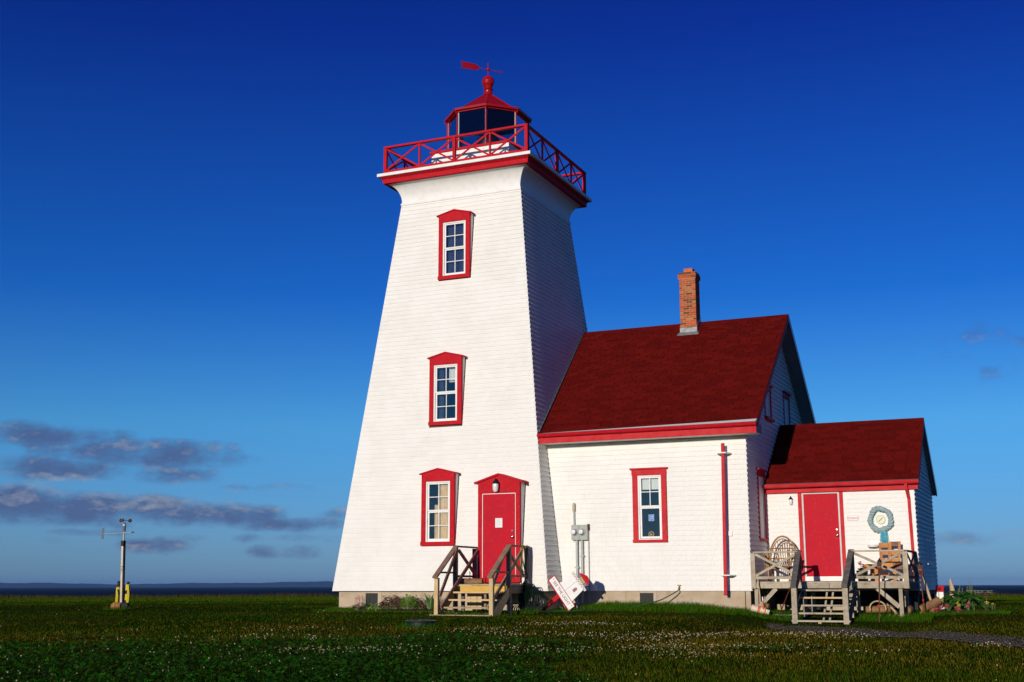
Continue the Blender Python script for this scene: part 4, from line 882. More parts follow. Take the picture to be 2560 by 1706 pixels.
# stairs
SY = -3.08; sx0, sx1 = 8.64, 9.70
for i in range(4):
    y = DY-.17-.27*i; z = .03-.158*i; part('tread', MB().box(sx0-.02, sx1-.0, y-.12, y+.10, z-.035, z), 'newwood' if i == 1 else 'greywood', DK)
part('tread', MB().box(sx0-.07, sx1+.08, SY-.06, SY+.12, -.635, -.60), 'greywood', DK)
for x in (sx0, (sx0+sx1)/2-.02, sx1): part('footing', MB().box(x-.03, x+.03, SY-.03, SY+.03, G(x, SY)-.15, -.636), 'newwood', DK)
for x in (sx0-.05, sx1+.02): part('stringer', MB().prism([(x, SY+.06, -.58), (x, SY+.06, -.48), (x, DY-.04, .10), (x, DY-.04, -.09), (x, SY+.22, -.64)], (.03, 0, 0)), 'darkwood', DK)
for x in (9.14, 9.27): part('middle_support', MB().bar((x, -2.0, .0), (x, -2.6, -.62), .04, .05, (1, 0, 0)), 'greywood', DK)
for x, s in ((sx0-.0, -1), (sx1+.0, 1)):
    part('stair_post', MB().box(x-.055, x+.055, SY-.055, SY+.045, G(x, SY)-.1, .075), 'greywood', DK)
    part('stair_rail', MB().bar((x, SY-.10, .085), (8.53 if s < 0 else 9.68, DY-.02, zt2+.0), .12, .05), 'darkwood', DK)
    xx = x
    part('stair_brace', MB().bar((xx, SY+.06, -.36), (8.55 if s < 0 else 9.68, DY-.06, .72), .03, .09, (1, 0, 0)), 'darkwood', DK)
    part('stair_brace', MB().bar((xx, SY+.06, -.08), (8.55 if s < 0 else 9.68, DY-.06, .36), .03, .09, (1, 0, 0)), 'darkwood', DK)

# ================================================================== THINGS ON THE DECK AND THE WALL
DZ = .2
CHR = thing('bentwood_chair', (7.92, -.95, DZ), 'round-backed bentwood willow armchair standing on the deck', 'chair')
cxw, cyw = 7.92, -.62
ar = [(cxw+.335*math.cos(t), cyw+.06*abs(math.cos(t))-.03, .62+.62*math.sin(t)) for t in np.linspace(-.15, math.pi+.15, 30)]
part('back_hoop', MB().tube(ar, .021, 7), 'wicker', CHR, smooth=True)
ar2 = [(cxw+.29*math.cos(t), cyw-.015, .62+.565*math.sin(t)) for t in np.linspace(-.1, math.pi+.1, 26)]
part('inner_hoop', MB().tube(ar2, .012, 6), 'wicker', CHR, smooth=True)
for k in range(9):
    t = -1+2*k/8; x = cxw+t*.235; zt3 = .62+.565*math.sqrt(max(0, 1-(t*.235/.29)**2))
    part('spindle', MB().tube([(cxw+t*.14, cyw-.02, .50), (cxw+t*.20, cyw, .80), (x, cyw-.012, zt3)], .0085, 5), 'wicker', CHR)
for z in (.965, .73): part('back_rail', MB().tube([(cxw-.34, cyw+.02, z), (cxw+.34, cyw+.02, z)], .014, 6), 'wicker', CHR)
st_ = MB()
for k in range(12): st_.tube([(cxw-.27+k*.049, cyw-.02, .50), (cxw-.28+k*.051, cyw-.30, .525), (cxw-.28+k*.051, cyw-.56, .50)], .012, 5)
part('seat', st_, 'wicker', CHR)
for sx in (-1, 1):
    part('front_leg', MB().tube([(cxw+sx*.24, cyw-.55, DZ), (cxw+sx*.24, cyw-.55, .92)], .021, 7), 'wicker', CHR, smooth=True)
    part('back_leg', MB().tube([(cxw+sx*.26, cyw+.03, DZ), (cxw+sx*.27, cyw+.02, .62)], .020, 7), 'wicker', CHR, smooth=True)
    part('arm', MB().tube([(cxw+sx*.34, cyw+.01, .74), (cxw+sx*.38, cyw-.25, .80), (cxw+sx*.34, cyw-.52, .76), (cxw+sx*.26, cyw-.58, .55), (cxw+sx*.24, cyw-.50, .36)], .018, 7), 'wicker', CHR, smooth=True)
    part('arm_spindle', MB().tube([(cxw+sx*.36, cyw-.25, .79), (cxw+sx*.27, cyw-.27, .50)], .009, 5), 'wicker', CHR)
part('front_rail', MB().tube([(cxw-.27, cyw-.57, .30), (cxw+.27, cyw-.57, .30)], .015, 6), 'wicker', CHR); part('front_rail', MB().tube([(cxw-.30, cyw-.57, .50), (cxw+.30, cyw-.57, .50)], .018, 6), 'wicker', CHR)

WB = thing('timber_bench', (10.27, -.8, DZ), 'amber stained timber garden bench with two tall ladder backs', 'bench')
for x, y in ((9.86, -1.05), (10.07, -1.08), (10.46, -1.08), (10.70, -1.05)): part('front_leg', MB().box(x-.035, x+.035, y-.02, y+.02, DZ, .56), 'amberwood', WB)
for x in (9.90, 10.66): part('back_leg', MB().box(x-.035, x+.035, -.58, -.54, DZ, .56), 'amberwood', WB)
part('front_board', MB().box(9.80, 10.20, -1.11, -1.085, .475, .575), 'amberwood', WB); part('front_board', MB().box(10.205, 10.45, -1.115, -1.09, .46, .60), 'amberwood', WB); part('front_board', MB().box(10.455, 10.76, -1.11, -1.085, .46, .57), 'brownwood', WB)
for k in range(6): part('seat_slat', MB().box(9.84, 10.72, -1.06+k*.09, -.985+k*.09, .56, .58), 'amberwood', WB)
part('stretcher', MB().box(9.86, 10.46, -1.10, -1.07, .27, .34), 'amberwood', WB)
for xa, xb, top, tl in ((10.08, 10.32, 1.055, -.03), (10.31, 10.56, 1.085, .03)):
    y0 = -.60
    lb = part('ladder_back', MB().bar((xa+.025-tl*.6, y0-.03, .58), (xa+.025, y0+.09, top), .05, .035, (1, 0, 0)).bar((xb-.025-tl*.6, y0-.035, .58), (xb-.025, y0+.085, top), .05, .035, (1, 0, 0)), 'amberwood', WB)
    for z in (.66, .84, top-.05): part('rung', MB().box(xa+.04, xb-.04, y0-.02+(z-.6)*.24, y0+.0+(z-.6)*.24, z-.05, z+.05), 'brownwood' if xa > 10.2 and z > 1 else 'amberwood', lb)
PT = thing('flower_pot', (9.81, -1.45, DZ), 'black pot of red geraniums on the deck beside the stairs', 'flower pot')
part('pot', MB().lathe([(.085, DZ+.002), (.12, .42), (.128, .42), (.128, .435), (.10, .43)], (9.81, -1.45, 0), 16), 'pot', PT, smooth=True)
lf = MB(); fl_ = MB()
for k in range(38):
    t = random.uniform(0, 6.28); lf.leaf((9.81, -1.45, .42+random.uniform(0, .05)), (math.cos(t), math.sin(t), random.uniform(.1, .9)), (0, 0, 1), random.uniform(.07, .13), .06, .4, 3)
part('foliage', lf, 'midleaf', PT)
for (dx, dz, n_) in ((-.03, .60, 34), (.02, .545, 26), (.06, .53, 16)):
    for k in range(n_):
        d = Vector((random.gauss(0, 1), random.gauss(0, 1), random.gauss(0, .8))).normalized(); fl_.leaf(V(9.81+dx, -1.45, dz)+d*.022, d, (.3, .2, 1) if abs(d.z) < .9 else (1, 0, 0), .03, .03, .1, 2)
    lf2 = MB().tube([(9.81, -1.45, .42), (9.81+dx, -1.45, dz)], .004, 4); part('stem', lf2, 'midleaf', PT)
part('blossom', fl_, 'redflower', PT)
solo('white_pipe', MB().lathe([(.03, DZ+.001), (.03, .47), (.026, .475)], (9.95, -1.35, 0), 12), 'trimwhite', (9.95, -1.35, DZ), 'short white plastic pipe standing on the deck beside the flower pot', 'pipe', smooth=True)
# wreath of rope and thermometer
WR = thing('rope_wreath', (10.12, -.24, 1.30), 'teal grey braided rope wreath with blue fringe hung on the entrance wall', 'wreath')
cw_, rw = V(10.115, -.265, 1.60), .232
for s in range(2):
    a, rad_ = [], []
    for i in range(170):
        t = 2*math.pi*i/170; lobe = 1+.03*math.cos(3*t+.9)+.035*math.cos(5*t+2); ph = 11*t+s*math.pi
        rr2 = rw*lobe+.030*math.cos(ph); a.append(cw_+V(rr2*math.sin(t), -.030*math.sin(ph), rr2*math.cos(t)*1.07)); rad_.append(.034+.006*math.sin(7*t+s)+.004*math.sin(19*t))
    part('strand', MB().tube(a, rad_, 8, closed=True), 'grope', WR, smooth=True)
fg = MB()
for k in range(110):
    x = 10.165+random.gauss(0, .032); z0 = 1.345+random.uniform(-.03, .02); L_ = random.uniform(.16, .30); dx = random.gauss(0, .035)
    fg.tube([(x, -.27+random.uniform(-.03, .02), z0), (x+dx*.5, -.275+random.uniform(-.03, .02), z0-L_*.5), (x+dx, -.26+random.uniform(-.03, .02), z0-L_)], [.006, .006, .003], 4)
part('fringe', fg, 'bluefringe', WR)
TH = thing('dial_thermometer', (10.115, -.20, 1.60), 'round cream dial thermometer inside the rope wreath', 'thermometer')
part('dial', MB().lathe([(.105, 0), (.105, -.02), (.095, -.026), (.092, -.02), (.01, -.02)], (10.115, -.195, 1.60), 28, 0, 'y'), 'cream', TH, smooth=True)
part('needle', MB().bar((10.065, -.218, 1.555), (10.165, -.218, 1.645), .003, .012, (0, 1, 0)), 'ink', TH)
solo('oval_shelf', MB().lathe([(.115, 0), (.125, .012), (.125, .045), (.12, .05)], (9.92, -.30, .975), 20), 'trimwhite', (9.92, -.30, .97), 'small white oval shelf on the wall below the rope wreath', 'shelf', smooth=True)
ES = thing('entrance_sign', (9.485, -.2, 1.65), 'small white sign with red letters reading Entrance beside the door', 'sign')
part('plate', MB().fbox(AF, 9.352, 9.618, .018, .028, 1.590, 1.712), 'trimwhite', ES)
bdm = MB(); bdm.fbox(AF, 9.358, 9.612, .0285, .0295, 1.700, 1.705).fbox(AF, 9.358, 9.612, .0285, .0295, 1.597, 1.602).fbox(AF, 9.358, 9.363, .0285, .0295, 1.603, 1.699).fbox(AF, 9.607, 9.612, .0285, .0295, 1.603, 1.699)
part('border', bdm, 'redink', ES); part('lettering', text_mb('Entrance', .085, Fr((9.485, AY, 1.652)), .0285, fit=.225), 'redink', ES)
wall_lamp('wall_lamp', (8.075, AY-.012, 2.09), 'small black wall lantern left of the entrance door', .62)

# ================================================================== AROUND THE DECK
def torch(x, y, lean, ztop, label):
    g = G(x, y); t = thing('garden_torch', (x, y, g), label, 'torch', None)
    def p(z): return (x+lean*(z-g), y, z)
    h = ztop
    part('pole', MB().tube([p(g-.05), p(g+.4), p(h-.30)], .014, 7), 'torch', t, smooth=True)
    part('node', MB().ball(p(g+.33), .022, 8, 5), 'redflower', t)
    for k in range(10):
        a = 2*math.pi*k/10; q = Vector(p(h-.30)); r_ = Vector(p(h-.22)); s_ = Vector(p(h-.10))
        part('splint', MB().tube([q+V(.012*math.cos(a), .012*math.sin(a), 0), r_+V(.036*math.cos(a), .036*math.sin(a), 0), s_+V(.045*math.cos(a), .045*math.sin(a), 0)], .008, 4), 'torch', t)
    part('canister', MB().lathe([(.036, -.15), (.042, -.02), (.042, .0)], p(h-.085), 12), 'rust', t, smooth=True)
    part('band', MB().lathe([(.047, 0), (.047, .008)], p(h-.19), 12), 'orope', t)
    part('snuffer', MB().lathe([(.05, -.085), (.05, -.07), (.03, -.04), (.012, -.02), (.01, .0)], p(h), 12), 'blackmetal', t, smooth=True)
torch(10.285, -2.6, .055, .68, 'reddish bamboo garden torch planted in front of the deck rail')
torch(11.09, -1.6, -.03, .63, 'reddish bamboo garden torch at the deck corner by the log')
LG = thing('propped_log', (11.2, -1.2, G(11.2, -1.2)), 'thick weathered log propped at a slant beside the deck', 'log')
part('trunk', MB().tube([(10.99, -1.25, -.385), (11.05, -1.24, -.36), (11.22, -1.2, -.29), (11.37, -1.17, -.205), (11.385, -1.165, -.195)], [.07, .088, .092, .088, .07], 12), 'bark', LG, smooth=True)
part('cut_end', MB().tube([(10.985, -1.252, -.387), (10.98, -1.253, -.389)], [.068, .066], 12), 'yellowflower', LG)
part('prop_stone', MB().ball((11.25, -1.15, G(11.25, -1.15)+.05), .11, 9, 6, .8), 'boulder', LG); part('prop_stone', MB().ball((11.04, -1.25, G(11.04, -1.25)-.0), .09, 9, 6, .8), 'boulder', LG)
OR = thing('driftwood_pole', (11.2, -.95, G(11.2, -.95)), 'long grey driftwood pole with red tip leaning at the deck corner', 'pole')
part('shaft', MB().tube([(11.24, -1.05, G(11.24, -1.05)-.02), (11.13, -.95, -.05), (11.035, -.85, .30)], [.018, .03, .022], 8), 'driftwood', OR, smooth=True); part('tip', MB().tube([(11.035, -.85, .30), (11.02, -.835, .38)], [.023, .016], 8), 'redfade', OR, smooth=True)
BU = thing('painted_float', (7.75, -2.35, G(7.75, -2.35)), 'white and orange painted wooden float log lying by the deck corner', 'buoy')
a_, b_ = V(7.55, -2.42, -.355), V(7.93, -2.36, -.465)
d_ = b_-a_
part('log', MB().tube([a_+d_*t for t in (0, .02, .3, .6, 1.0)], [.06, .075, .078, .074, .055], 12), 'buoywhite', BU, smooth=True)
part('paint_band', MB().tube([a_+d_*.36, a_+d_*.50], .081, 12), 'buoyorange', BU, smooth=True); part('paint_patch', MB().tube([a_+d_*.74, a_+d_*.80], .072, 12), 'buoyorange', BU, smooth=True)
part('end_face', MB().tube([a_-d_*.012, a_], [.05, .061], 12), 'trimwhite', BU, smooth=True)
part('spindle', MB().tube([a_+d_*.70+V(0, -.05, .0), a_+d_*.66+V(.01, -.05, .22)], [.018, .013], 7), 'buoyorange', BU, smooth=True); part('spindle_tip', MB().tube([a_+d_*.66+V(.01, -.05, .22), a_+d_*.65+V(.015, -.05, .30)], .0135, 7), 'trimwhite', BU, smooth=True)
part('stub', MB().tube([V(7.80, -2.20, -.30), V(7.90, -2.22, -.33)], .05, 9), 'bark', BU, smooth=True)
solo('rust_stake', MB().tube([(8.10, -2.38, G(8.1, -2.38)-.04), (8.36, -2.05, .10)], .014, 6), 'torch', (8.1, -2.38, -.6), 'thin rusty red stake leaning against the left side of the deck stairs', 'stake', smooth=True)
solo('walking_stick', MB().tube([(7.72, -2.25, G(7.7, -2.25)-.02), (7.68, -2.12, -.1), (7.62, -2.0, .26)], [.018, .016, .012], 7), 'driftwood', (7.7, -2.2, -.6), 'pale driftwood stick leaning upright against the deck corner post', 'stick', smooth=True)
# under the deck
UD = [((9.75, -1.05), (10.38, -1.02), .075, 'mossy brown log lying on the grass under the deck'), ((10.70, -1.25), (10.72, -.75), .085, 'short log end standing out under the right end of the deck')]
for (p, q, r, lab) in UD:
    z = G(*p)+r*.85
    t = thing('fallen_log', (p[0], p[1], z-r), lab, 'log'); P, Q = V(p[0], p[1], z), V(q[0], q[1], z+.02); D = Q-P
    part('trunk', MB().tube([P, P+D*.05, P+D*.5, P+D*.95, Q], [r*.85, r, r*1.05, r, r*.8], 11), 'bark', t, smooth=True)
hp = [(10.08+.17*math.cos(t), -1.25, G(10.1, -1.25)+.12+.15*math.sin(t)) for t in np.linspace(-.3, 3.5, 22)]
solo('driftwood_hoop', MB().tube(hp, .016, 7), 'driftwood', (10.08, -1.25, -.6), 'curved driftwood branch arching over the log under the deck', 'branch', smooth=True)
solo('driftwood_branch', MB().tube([(10.28, -1.3, -.28), (10.38, -1.3, -.37), (10.44, -1.28, -.44), (10.5, -1.27, -.56)], [.01, .02, .026, .03], 7), 'driftwood', (10.4, -1.3, -.6), 'forked driftwood branch propped beside the right deck leg', 'branch', smooth=True)
nw = MB()
for k in range(7):
    c = V(8.0+.06*k+random.uniform(-.02, .02), -2.02, 0); a = [c+V(.09*math.cos(t), .06*math.sin(t), G(8.1, -2.0)+.03+.012*math.sin(3*t+k)) for t in np.linspace(0, 6.28, 14)[:-1]]; nw.tube(a, .008, 5, closed=True)
solo('rope_heap', nw, 'grope', (8.2, -2.0, -.58), 'tangle of pale rope on the grass under the deck', 'rope', smooth=True)

# ================================================================== LAWN ITEMS
lx, ly = 3.33, -9.85; lg_ = G(lx, ly)
LD = thing('septic_lid', (lx, ly, lg_), 'round dark green plastic septic lid set in the lawn', 'lid')
part('riser', MB().lathe([(.27, lg_-.08), (.265, lg_+.085), (.255, lg_+.09)], (lx, ly, 0), 28), 'lidgreen', LD, smooth=True)
part('cover', MB().lathe([(.262, lg_+.088), (.285, lg_+.09), (.288, lg_+.115), (.25, lg_+.128), (.10, lg_+.136), (.01, lg_+.137)], (lx, ly, 0), 28), 'lidgreen', LD, smooth=True)
for k in range(8): a = k*math.pi/4; part('rib', MB().bar((lx+.08*math.cos(a), ly+.08*math.sin(a), lg_+.140), (lx+.22*math.cos(a), ly+.22*math.sin(a), lg_+.134), .02, .012), 'lidgreen', LD)
# weather pole
py, gp_ = -3.18, G(-9.4, -3.18)
WP = thing('weather_pole', (-9.38, py, gp_), 'white weather pole with cup anemometer and wind vane tied with yellow rope', 'weather station')
bs = part('base_log', MB().tube([(-9.64, py-.05, gp_+.085), (-9.60, py-.05, gp_+.085), (-9.36, py-.05, gp_+.09), (-9.32, py-.05, gp_+.09)], [.07, .095, .10, .08], 10), 'boulder', WP, smooth=True)
part('base_log', MB().tube([(-9.30, py-.03, gp_+.10), (-9.15, py+.02, gp_+.10)], [.10, .085], 10), 'charcoal', WP, smooth=True)
pl = part('pole', MB().bar((-9.365, py, gp_-.1), (-9.435, py, 1.20), .062, .062, (1, 0, 0)), 'polepaint', WP)
part('strap', MB().bar((-9.40, py-.001, .64), (-9.401, py-.001, .655), .07, .07, (1, 0, 0)), 'charcoal', pl)
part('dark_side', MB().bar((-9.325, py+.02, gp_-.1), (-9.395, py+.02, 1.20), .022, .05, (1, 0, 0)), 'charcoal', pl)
part('clamp', MB().bar((-9.43, py, 1.20), (-9.43, py, 1.345), .09, .09, (1, 0, 0)).bar((-9.52, py, 1.33), (-9.34, py, 1.33), .012, .012), 'charcoal', WP)
part('spindle', MB().tube([(-9.43, py, 1.34), (-9.435, py, 1.40), (-9.425, py, 1.6)], [.036, .025, .018], 8), 'gunmetal', WP, smooth=True)
part('canister', MB().lathe([(.036, 1.59), (.042, 1.61), (.042, 1.72), (.044, 1.725), (.044, 1.80), (.03, 1.815), (.012, 1.83), (.012, 1.93)], (-9.43, py, 0), 14), 'gunmetal', WP, smooth=True)
part('collar', MB().lathe([(.0445, 1.735), (.0452, 1.74), (.0452, 1.79), (.0445, 1.795)], (-9.43, py, 0), 14), 'galv', WP, smooth=True)
for k in range(3):
    a = R(178+120*k); c = V(-9.43+.145*math.cos(a), py+.145*math.sin(a), 1.89); ar_ = part('cup_arm', MB().tube([(-9.43, py, 1.89), c], .007, 5), 'gunmetal', WP)
    cu = MB(); axv = V(-math.sin(a), math.cos(a), 0); sd = V(math.cos(a), math.sin(a), 0); up_ = V(0, 0, 1); vs = []; fs = []
    for i in range(6):
        ph = i/5*math.pi/2*.98
        for j in range(12): q = 2*math.pi*j/12; vs.append(c+axv*(.05*math.cos(ph)*1.0)*-1+(sd*math.cos(q)+up_*math.sin(q))*(.05*math.sin(ph)+.001))
    for i in range(5):
        for j in range(12): fs.append((i*12+j, i*12+(j+1) % 12, (i+1)*12+(j+1) % 12, (i+1)*12+j))
    cu.add(vs, fs); part('cup', cu, 'rust', ar_, smooth=True)
wv = part('vane_arm', MB().tube([(-10.15, py, 1.54), (-9.12, py, 1.565)], .010, 6), 'galv', WP, smooth=True)
part('vane_tail', MB().box(-10.205, -10.13, py-.004, py+.004, 1.40, 1.70), 'gunmetal', wv); part('counterweight', MB().tube([(-9.17, py, 1.564), (-9.10, py, 1.566)], .02, 8), 'gunmetal', wv, smooth=True)
for x, top in ((-9.535, .27), (-9.215, .25)):
    b_ = part('bollard', MB().tube([(x, py+.03, gp_-.1), (x+.005, py+.03, top)], [.045, .04], 8), 'charcoal', WP, smooth=True)
    for z0, z1 in ((.02, .17), (-.24, -.08)) if x > -9.4 else ((-.06, .10), (-.28, -.12)):
        n_ = int((z1-z0)/.012); wr = MB().tube([(x+.052*math.cos(t), py+.03+.052*math.sin(t), z0+(z1-z0)*t/(n_*6.28)) for t in np.linspace(0, n_*6.28, n_*10)], .012, 5); part('rope_wrap', wr, 'yrope', b_, smooth=True)
    hg = MB()
    for k in range(5): hg.tube([(x+(.055 if x > -9.4 else -.01)+.013*k, py-.03-.01*k, .16 if x > -9.4 else .05), (x+(.06 if x > -9.4 else .0)+.017*k, py-.05, -.1), (x+(.05 if x > -9.4 else -.01)+.016*k, py-.05, -.30 if x > -9.4 else gp_+.02)], .008, 5)
    part('rope_tail', hg, 'yrope', b_)
wr = MB(); wr.tube([(-9.51, py-.05+.108*math.sin(t), gp_+.09+.108*math.cos(t)) for t in np.linspace(0, 6.28, 20)], .012, 5); part('rope_wrap', wr, 'yrope', bs)
# far picnic tables
def picnic(cx, cy, L, label):
    g = G(cx, cy); t = thing('picnic_table', (cx, cy, g), label, 'picnic table', 'picnic tables near the cliff edge')
    for k in range(4): part('top_plank', MB().box(cx-L/2, cx+L/2, cy-.38+k*.19, cy-.20+k*.19, g+.70, g+.75), 'concretebin', t)
    for s in (-1, 1):
        part('bench_plank', MB().box(cx-L/2, cx+L/2, cy+s*.72-.13, cy+s*.72+.13, g+.42, g+.46), 'concretebin', t)
        x = cx+s*(L/2-.3)
        part('leg', MB().bar((x, cy-.75, g-.05), (x, cy-.25, g+.72), .06, .10, (1, 0, 0)), 'concretebin', t); part('leg', MB().bar((x+.065, cy+.75, g-.05), (x+.065, cy+.25, g+.72), .06, .10, (1, 0, 0)), 'concretebin', t); part('cross_beam', MB().box(x-.09, x-.03, cy-.85, cy+.85, g+.32, g+.42), 'concretebin', t)
        part('knee_brace', MB().bar((x-s*.05, cy, g+.40), (x-s*.65, cy, g+.70), .05, .09, (0, 1, 0)), 'concretebin', t)
picnic(2.1, 161, 2.2, 'grey wooden picnic table standing alone at the cliff edge, sea behind'); picnic(.35, 163, 1.9, 'grey wooden picnic table half hidden behind the garden plants')
# garden ornaments behind the flower bed
gs = G(11.28, 3.0)
solo('driftwood_stump', MB().tube([(11.27, 3.0, gs-.05), (11.285, 3.0, gs+.3), (11.30, 3.0, -.05), (11.275, 3.0, .12), (11.262, 3.0, .22), (11.27, 3.0, .275)], [.085, .072, .064, .05, .032, .008], 10), 'driftwood', (11.28, 3.0, gs), 'pale pointed driftwood stump standing upright behind the flower bed', 'stump', smooth=True)
mg = G(11.2, .8); MH = thing('model_house', (11.2, .8, mg), 'little white model house with red roof on the lawn by the sea', 'model house')
part('walls', MB().box(11.123, 11.281, .79, 1.055, mg, -.019).prism([(11.281, .79, -.019), (11.281, .9225, .083), (11.281, 1.055, -.019)], (-.158, 0, 0)), 'trimwhite', MH)
part('roof', MB().prism([(11.11, .765, -.036), (11.11, .9225, .088), (11.11, .9225, .10), (11.11, .757, -.030)], (.185, 0, 0)).prism([(11.11, 1.08, -.036), (11.11, 1.088, -.030), (11.11, .9225, .10), (11.11, .9225, .088)], (.185, 0, 0)), 'redfade', MH)
part('window', MB().box(11.282, 11.285, .88, .94, -.07, -.01), 'bluegrey', MH); part('door', MB().box(11.16, 11.20, .784, .789, mg+.01, -.18), 'red', MH)

# ================================================================== PLANTS
def bush(name, x, y, r, h, n, lw, ll, mat, label, droop=.3, upb=.3, extra=None, cat='plant'):
    g = G(x, y)+.01; t = thing(name, (x, y, g), label, cat); mb = MB(); sm = MB()
    for k in range(n):
        a = random.uniform(0, 6.28); rr = r*math.sqrt(random.random()); hh = h*(1-.55*(rr/r)**2)*random.uniform(.35, 1); c = V(x+rr*math.cos(a), y+rr*math.sin(a)*.7, g+hh)
        b = a+random.uniform(-.9, .9); mb.leaf(c, (math.cos(b), math.sin(b)*.8-.15, random.uniform(-.1, 1)*upb+.1), (0, 0, 1), ll*random.uniform(.7, 1.2), lw*random.uniform(.7, 1.2), droop, 3)
        if k % 5 == 0: sm.tube([(x+.3*(c.x-x), y+.3*(c.y-y), g-.02), c], .0035, 4)
    part('foliage', mb, mat, t); part('stems', sm, 'stalk', t)
    if extra: extra(t, g)
    return t
def plumes(t, g):
    mb = MB()
    for k in range(7):
        x = -2.02+random.uniform(-.12, .1); h = random.uniform(.2, .33); mb.tube([(x, -3.1, g), (x+.02, -3.12, g+h)], [.003, .003], 4)
        for i in range(26):
            z = g+h-.02+random.uniform(-.02, .09); w = .02*(1-(z-g-h)/.1); d = V(random.gauss(0, 1), random.gauss(0, 1), .6).normalized(); mb.leaf((x+.02+random.gauss(0, w*.5), -3.12+random.gauss(0, w*.5), z), d, (0, .3, 1), .02, .014, .2, 2)
    part('plume', mb, 'pinkflower', t)
def coral(t, g):
    mb = MB()
    for k in range(22):
        x = -1.1+random.uniform(-.32, .3); h = random.uniform(.24, .36)
        for i in range(7): d = V(random.gauss(0, 1), random.gauss(0, 1), .5).normalized(); mb.leaf((x+random.gauss(0, .012), -3.1+random.gauss(0, .05), g+h+random.gauss(0, .015)), d, (0, .3, 1), .035, .022, .2, 2)
    part('tip_leaves', mb, 'burgundy', t)
bed = MB(); n_ = 40
def soil_bed(name, cx, cy, ax, ay, hgt, label):
    mb = MB(); vs = [(cx, cy, G(cx, cy)+hgt)]; fs = []; K_ = 36
    for j, q in enumerate((.45, .8, 1.0)):
        for i in range(K_):
            a = 2*math.pi*i/K_; w = 1+.06*math.sin(3*a+1)+.04*math.sin(7*a); x, y = cx+ax*q*w*math.cos(a), cy+ay*q*w*math.sin(a); vs.append((x, y, G(x, y)+hgt*(1-q*q)+random.uniform(-.008, .012)*(q < 1)-.01*(q == 1)))
    for i in range(K_): fs.append((0, 1+i, 1+(i+1) % K_))
    for j in range(2):
        for i in range(K_): fs.append((1+j*K_+i, 1+(j+1)*K_+i, 1+(j+1)*K_+(i+1) % K_, 1+j*K_+(i+1) % K_))
    mb.add(vs, fs); o = solo(name, mb, 'soil', (cx, cy, G(cx, cy)), label, None, smooth=True, kind='structure')
    return o
soil_bed('flower_bed', -.75, -3.10, 1.62, .30, .05, 'dark soil bed along the lighthouse foundation'); soil_bed('flower_bed', 11.9, -.95, .80, .48, .09, 'dark soil flower bed beside the entrance wing')
bush('astilbe_plant', -2.0, -3.08, .20, .20, 200, .03, .07, 'darkleaf', 'small dark plant with pink flower plumes by the foundation vent', extra=plumes)
bush('striped_plant', -1.56, -3.15, .16, .20, 70, .035, .15, 'lime', 'low plant with pale narrow leaves in the lighthouse bed', .6, .5)
bush('coral_bells', -1.10, -3.08, .31, .36, 620, .045, .06, 'burgundy', 'bushy burgundy leaved plant in the lighthouse bed', extra=coral)
bush('sedum_plant', -.62, -3.10, .22, .38, 480, .035, .075, 'lime', 'bright lime green bushy plant in the lighthouse bed', .2, .9)
bush('dark_shrub', -.36, -3.02, .13, .24, 200, .035, .06, 'burgundy', 'small dark purple plant between the lime plant and the daylily')
bush('fern_plant', -1.75, -3.22, .16, .14, 160, .025, .06, 'darkleaf', 'tiny dark leafed plant at the front of the lighthouse bed')
def daylily(x, y, r, h, n, label):
    g = G(x, y); t = thing('daylily_plant', (x, y, g), label, 'plant'); me_ = None
    for k in range(n):
        a = random.uniform(0, 6.28); rr = r*random.uniform(.35, 1.1); hh = h*random.uniform(.6, 1.05); c = V(x+.05*math.cos(a), y+.04*math.sin(a), g)
        tip = V(x+rr*math.cos(a), y+rr*math.sin(a)*.7, g+hh*random.uniform(.45, .95)); mid = V(x+.45*rr*math.cos(a), y+.45*rr*math.sin(a)*.7, g+hh); mb = MB(); vs = []; N_ = 6; sd = V(-math.sin(a), math.cos(a), 0)
        for i in range(N_+1):
            s = i/N_; p = c*(1-s)**2+mid*(2*s*(1-s))+tip*s*s; w = .013*(1-s**2.2)+.0015; vs += [p-sd*w, p+V(0, 0, -.003), p+sd*w]
        mb.add(vs, sum([[(3*i, 3*i+1, 3*i+4, 3*i+3), (3*i+1, 3*i+2, 3*i+5, 3*i+4)] for i in range(N_)], [])); part('leaf', mb, 'midleaf' if k % 3 else 'stalk', t)
daylily(-.06, -3.08, .34, .44, 70, 'clump of arching strap leaves beside the lighthouse steps')
# hosta and flowers by the entrance wing
hx_, hy_ = 11.82, -.90; hg_ = G(hx_, hy_)+.07
HO = thing('hosta_plant', (hx_, hy_, hg_), 'large dark green hosta with seed stalks in the flower bed', 'plant')
lm = []
for v_ in range(4):
    mb = MB(); vs = []; N_ = 7; fs = []
    for i in range(N_+1):
        s = i/N_; w = .30*(math.sin(math.pi*min(.985, .10+.9*s**.8)))**.75; z = .16*math.sin(s*2.2)-.42*s*s*(.7+.15*v_); vs += [V(s, -w, z+.05*w), V(s, -w*.5, z-.02), V(s, 0, z-.045), V(s, w*.5, z-.02), V(s, w, z+.05*w)]
    for i in range(N_):
        for j in range(4): fs.append((5*i+j, 5*(i+1)+j, 5*(i+1)+j+1, 5*i+j+1))
    mb.add(vs, fs); me = mesh('leaf', mb, (0, 0, 0)); me.materials.append(MT['hosta'])
    for p in me.polygons: p.use_smooth = True
    lm.append(me)
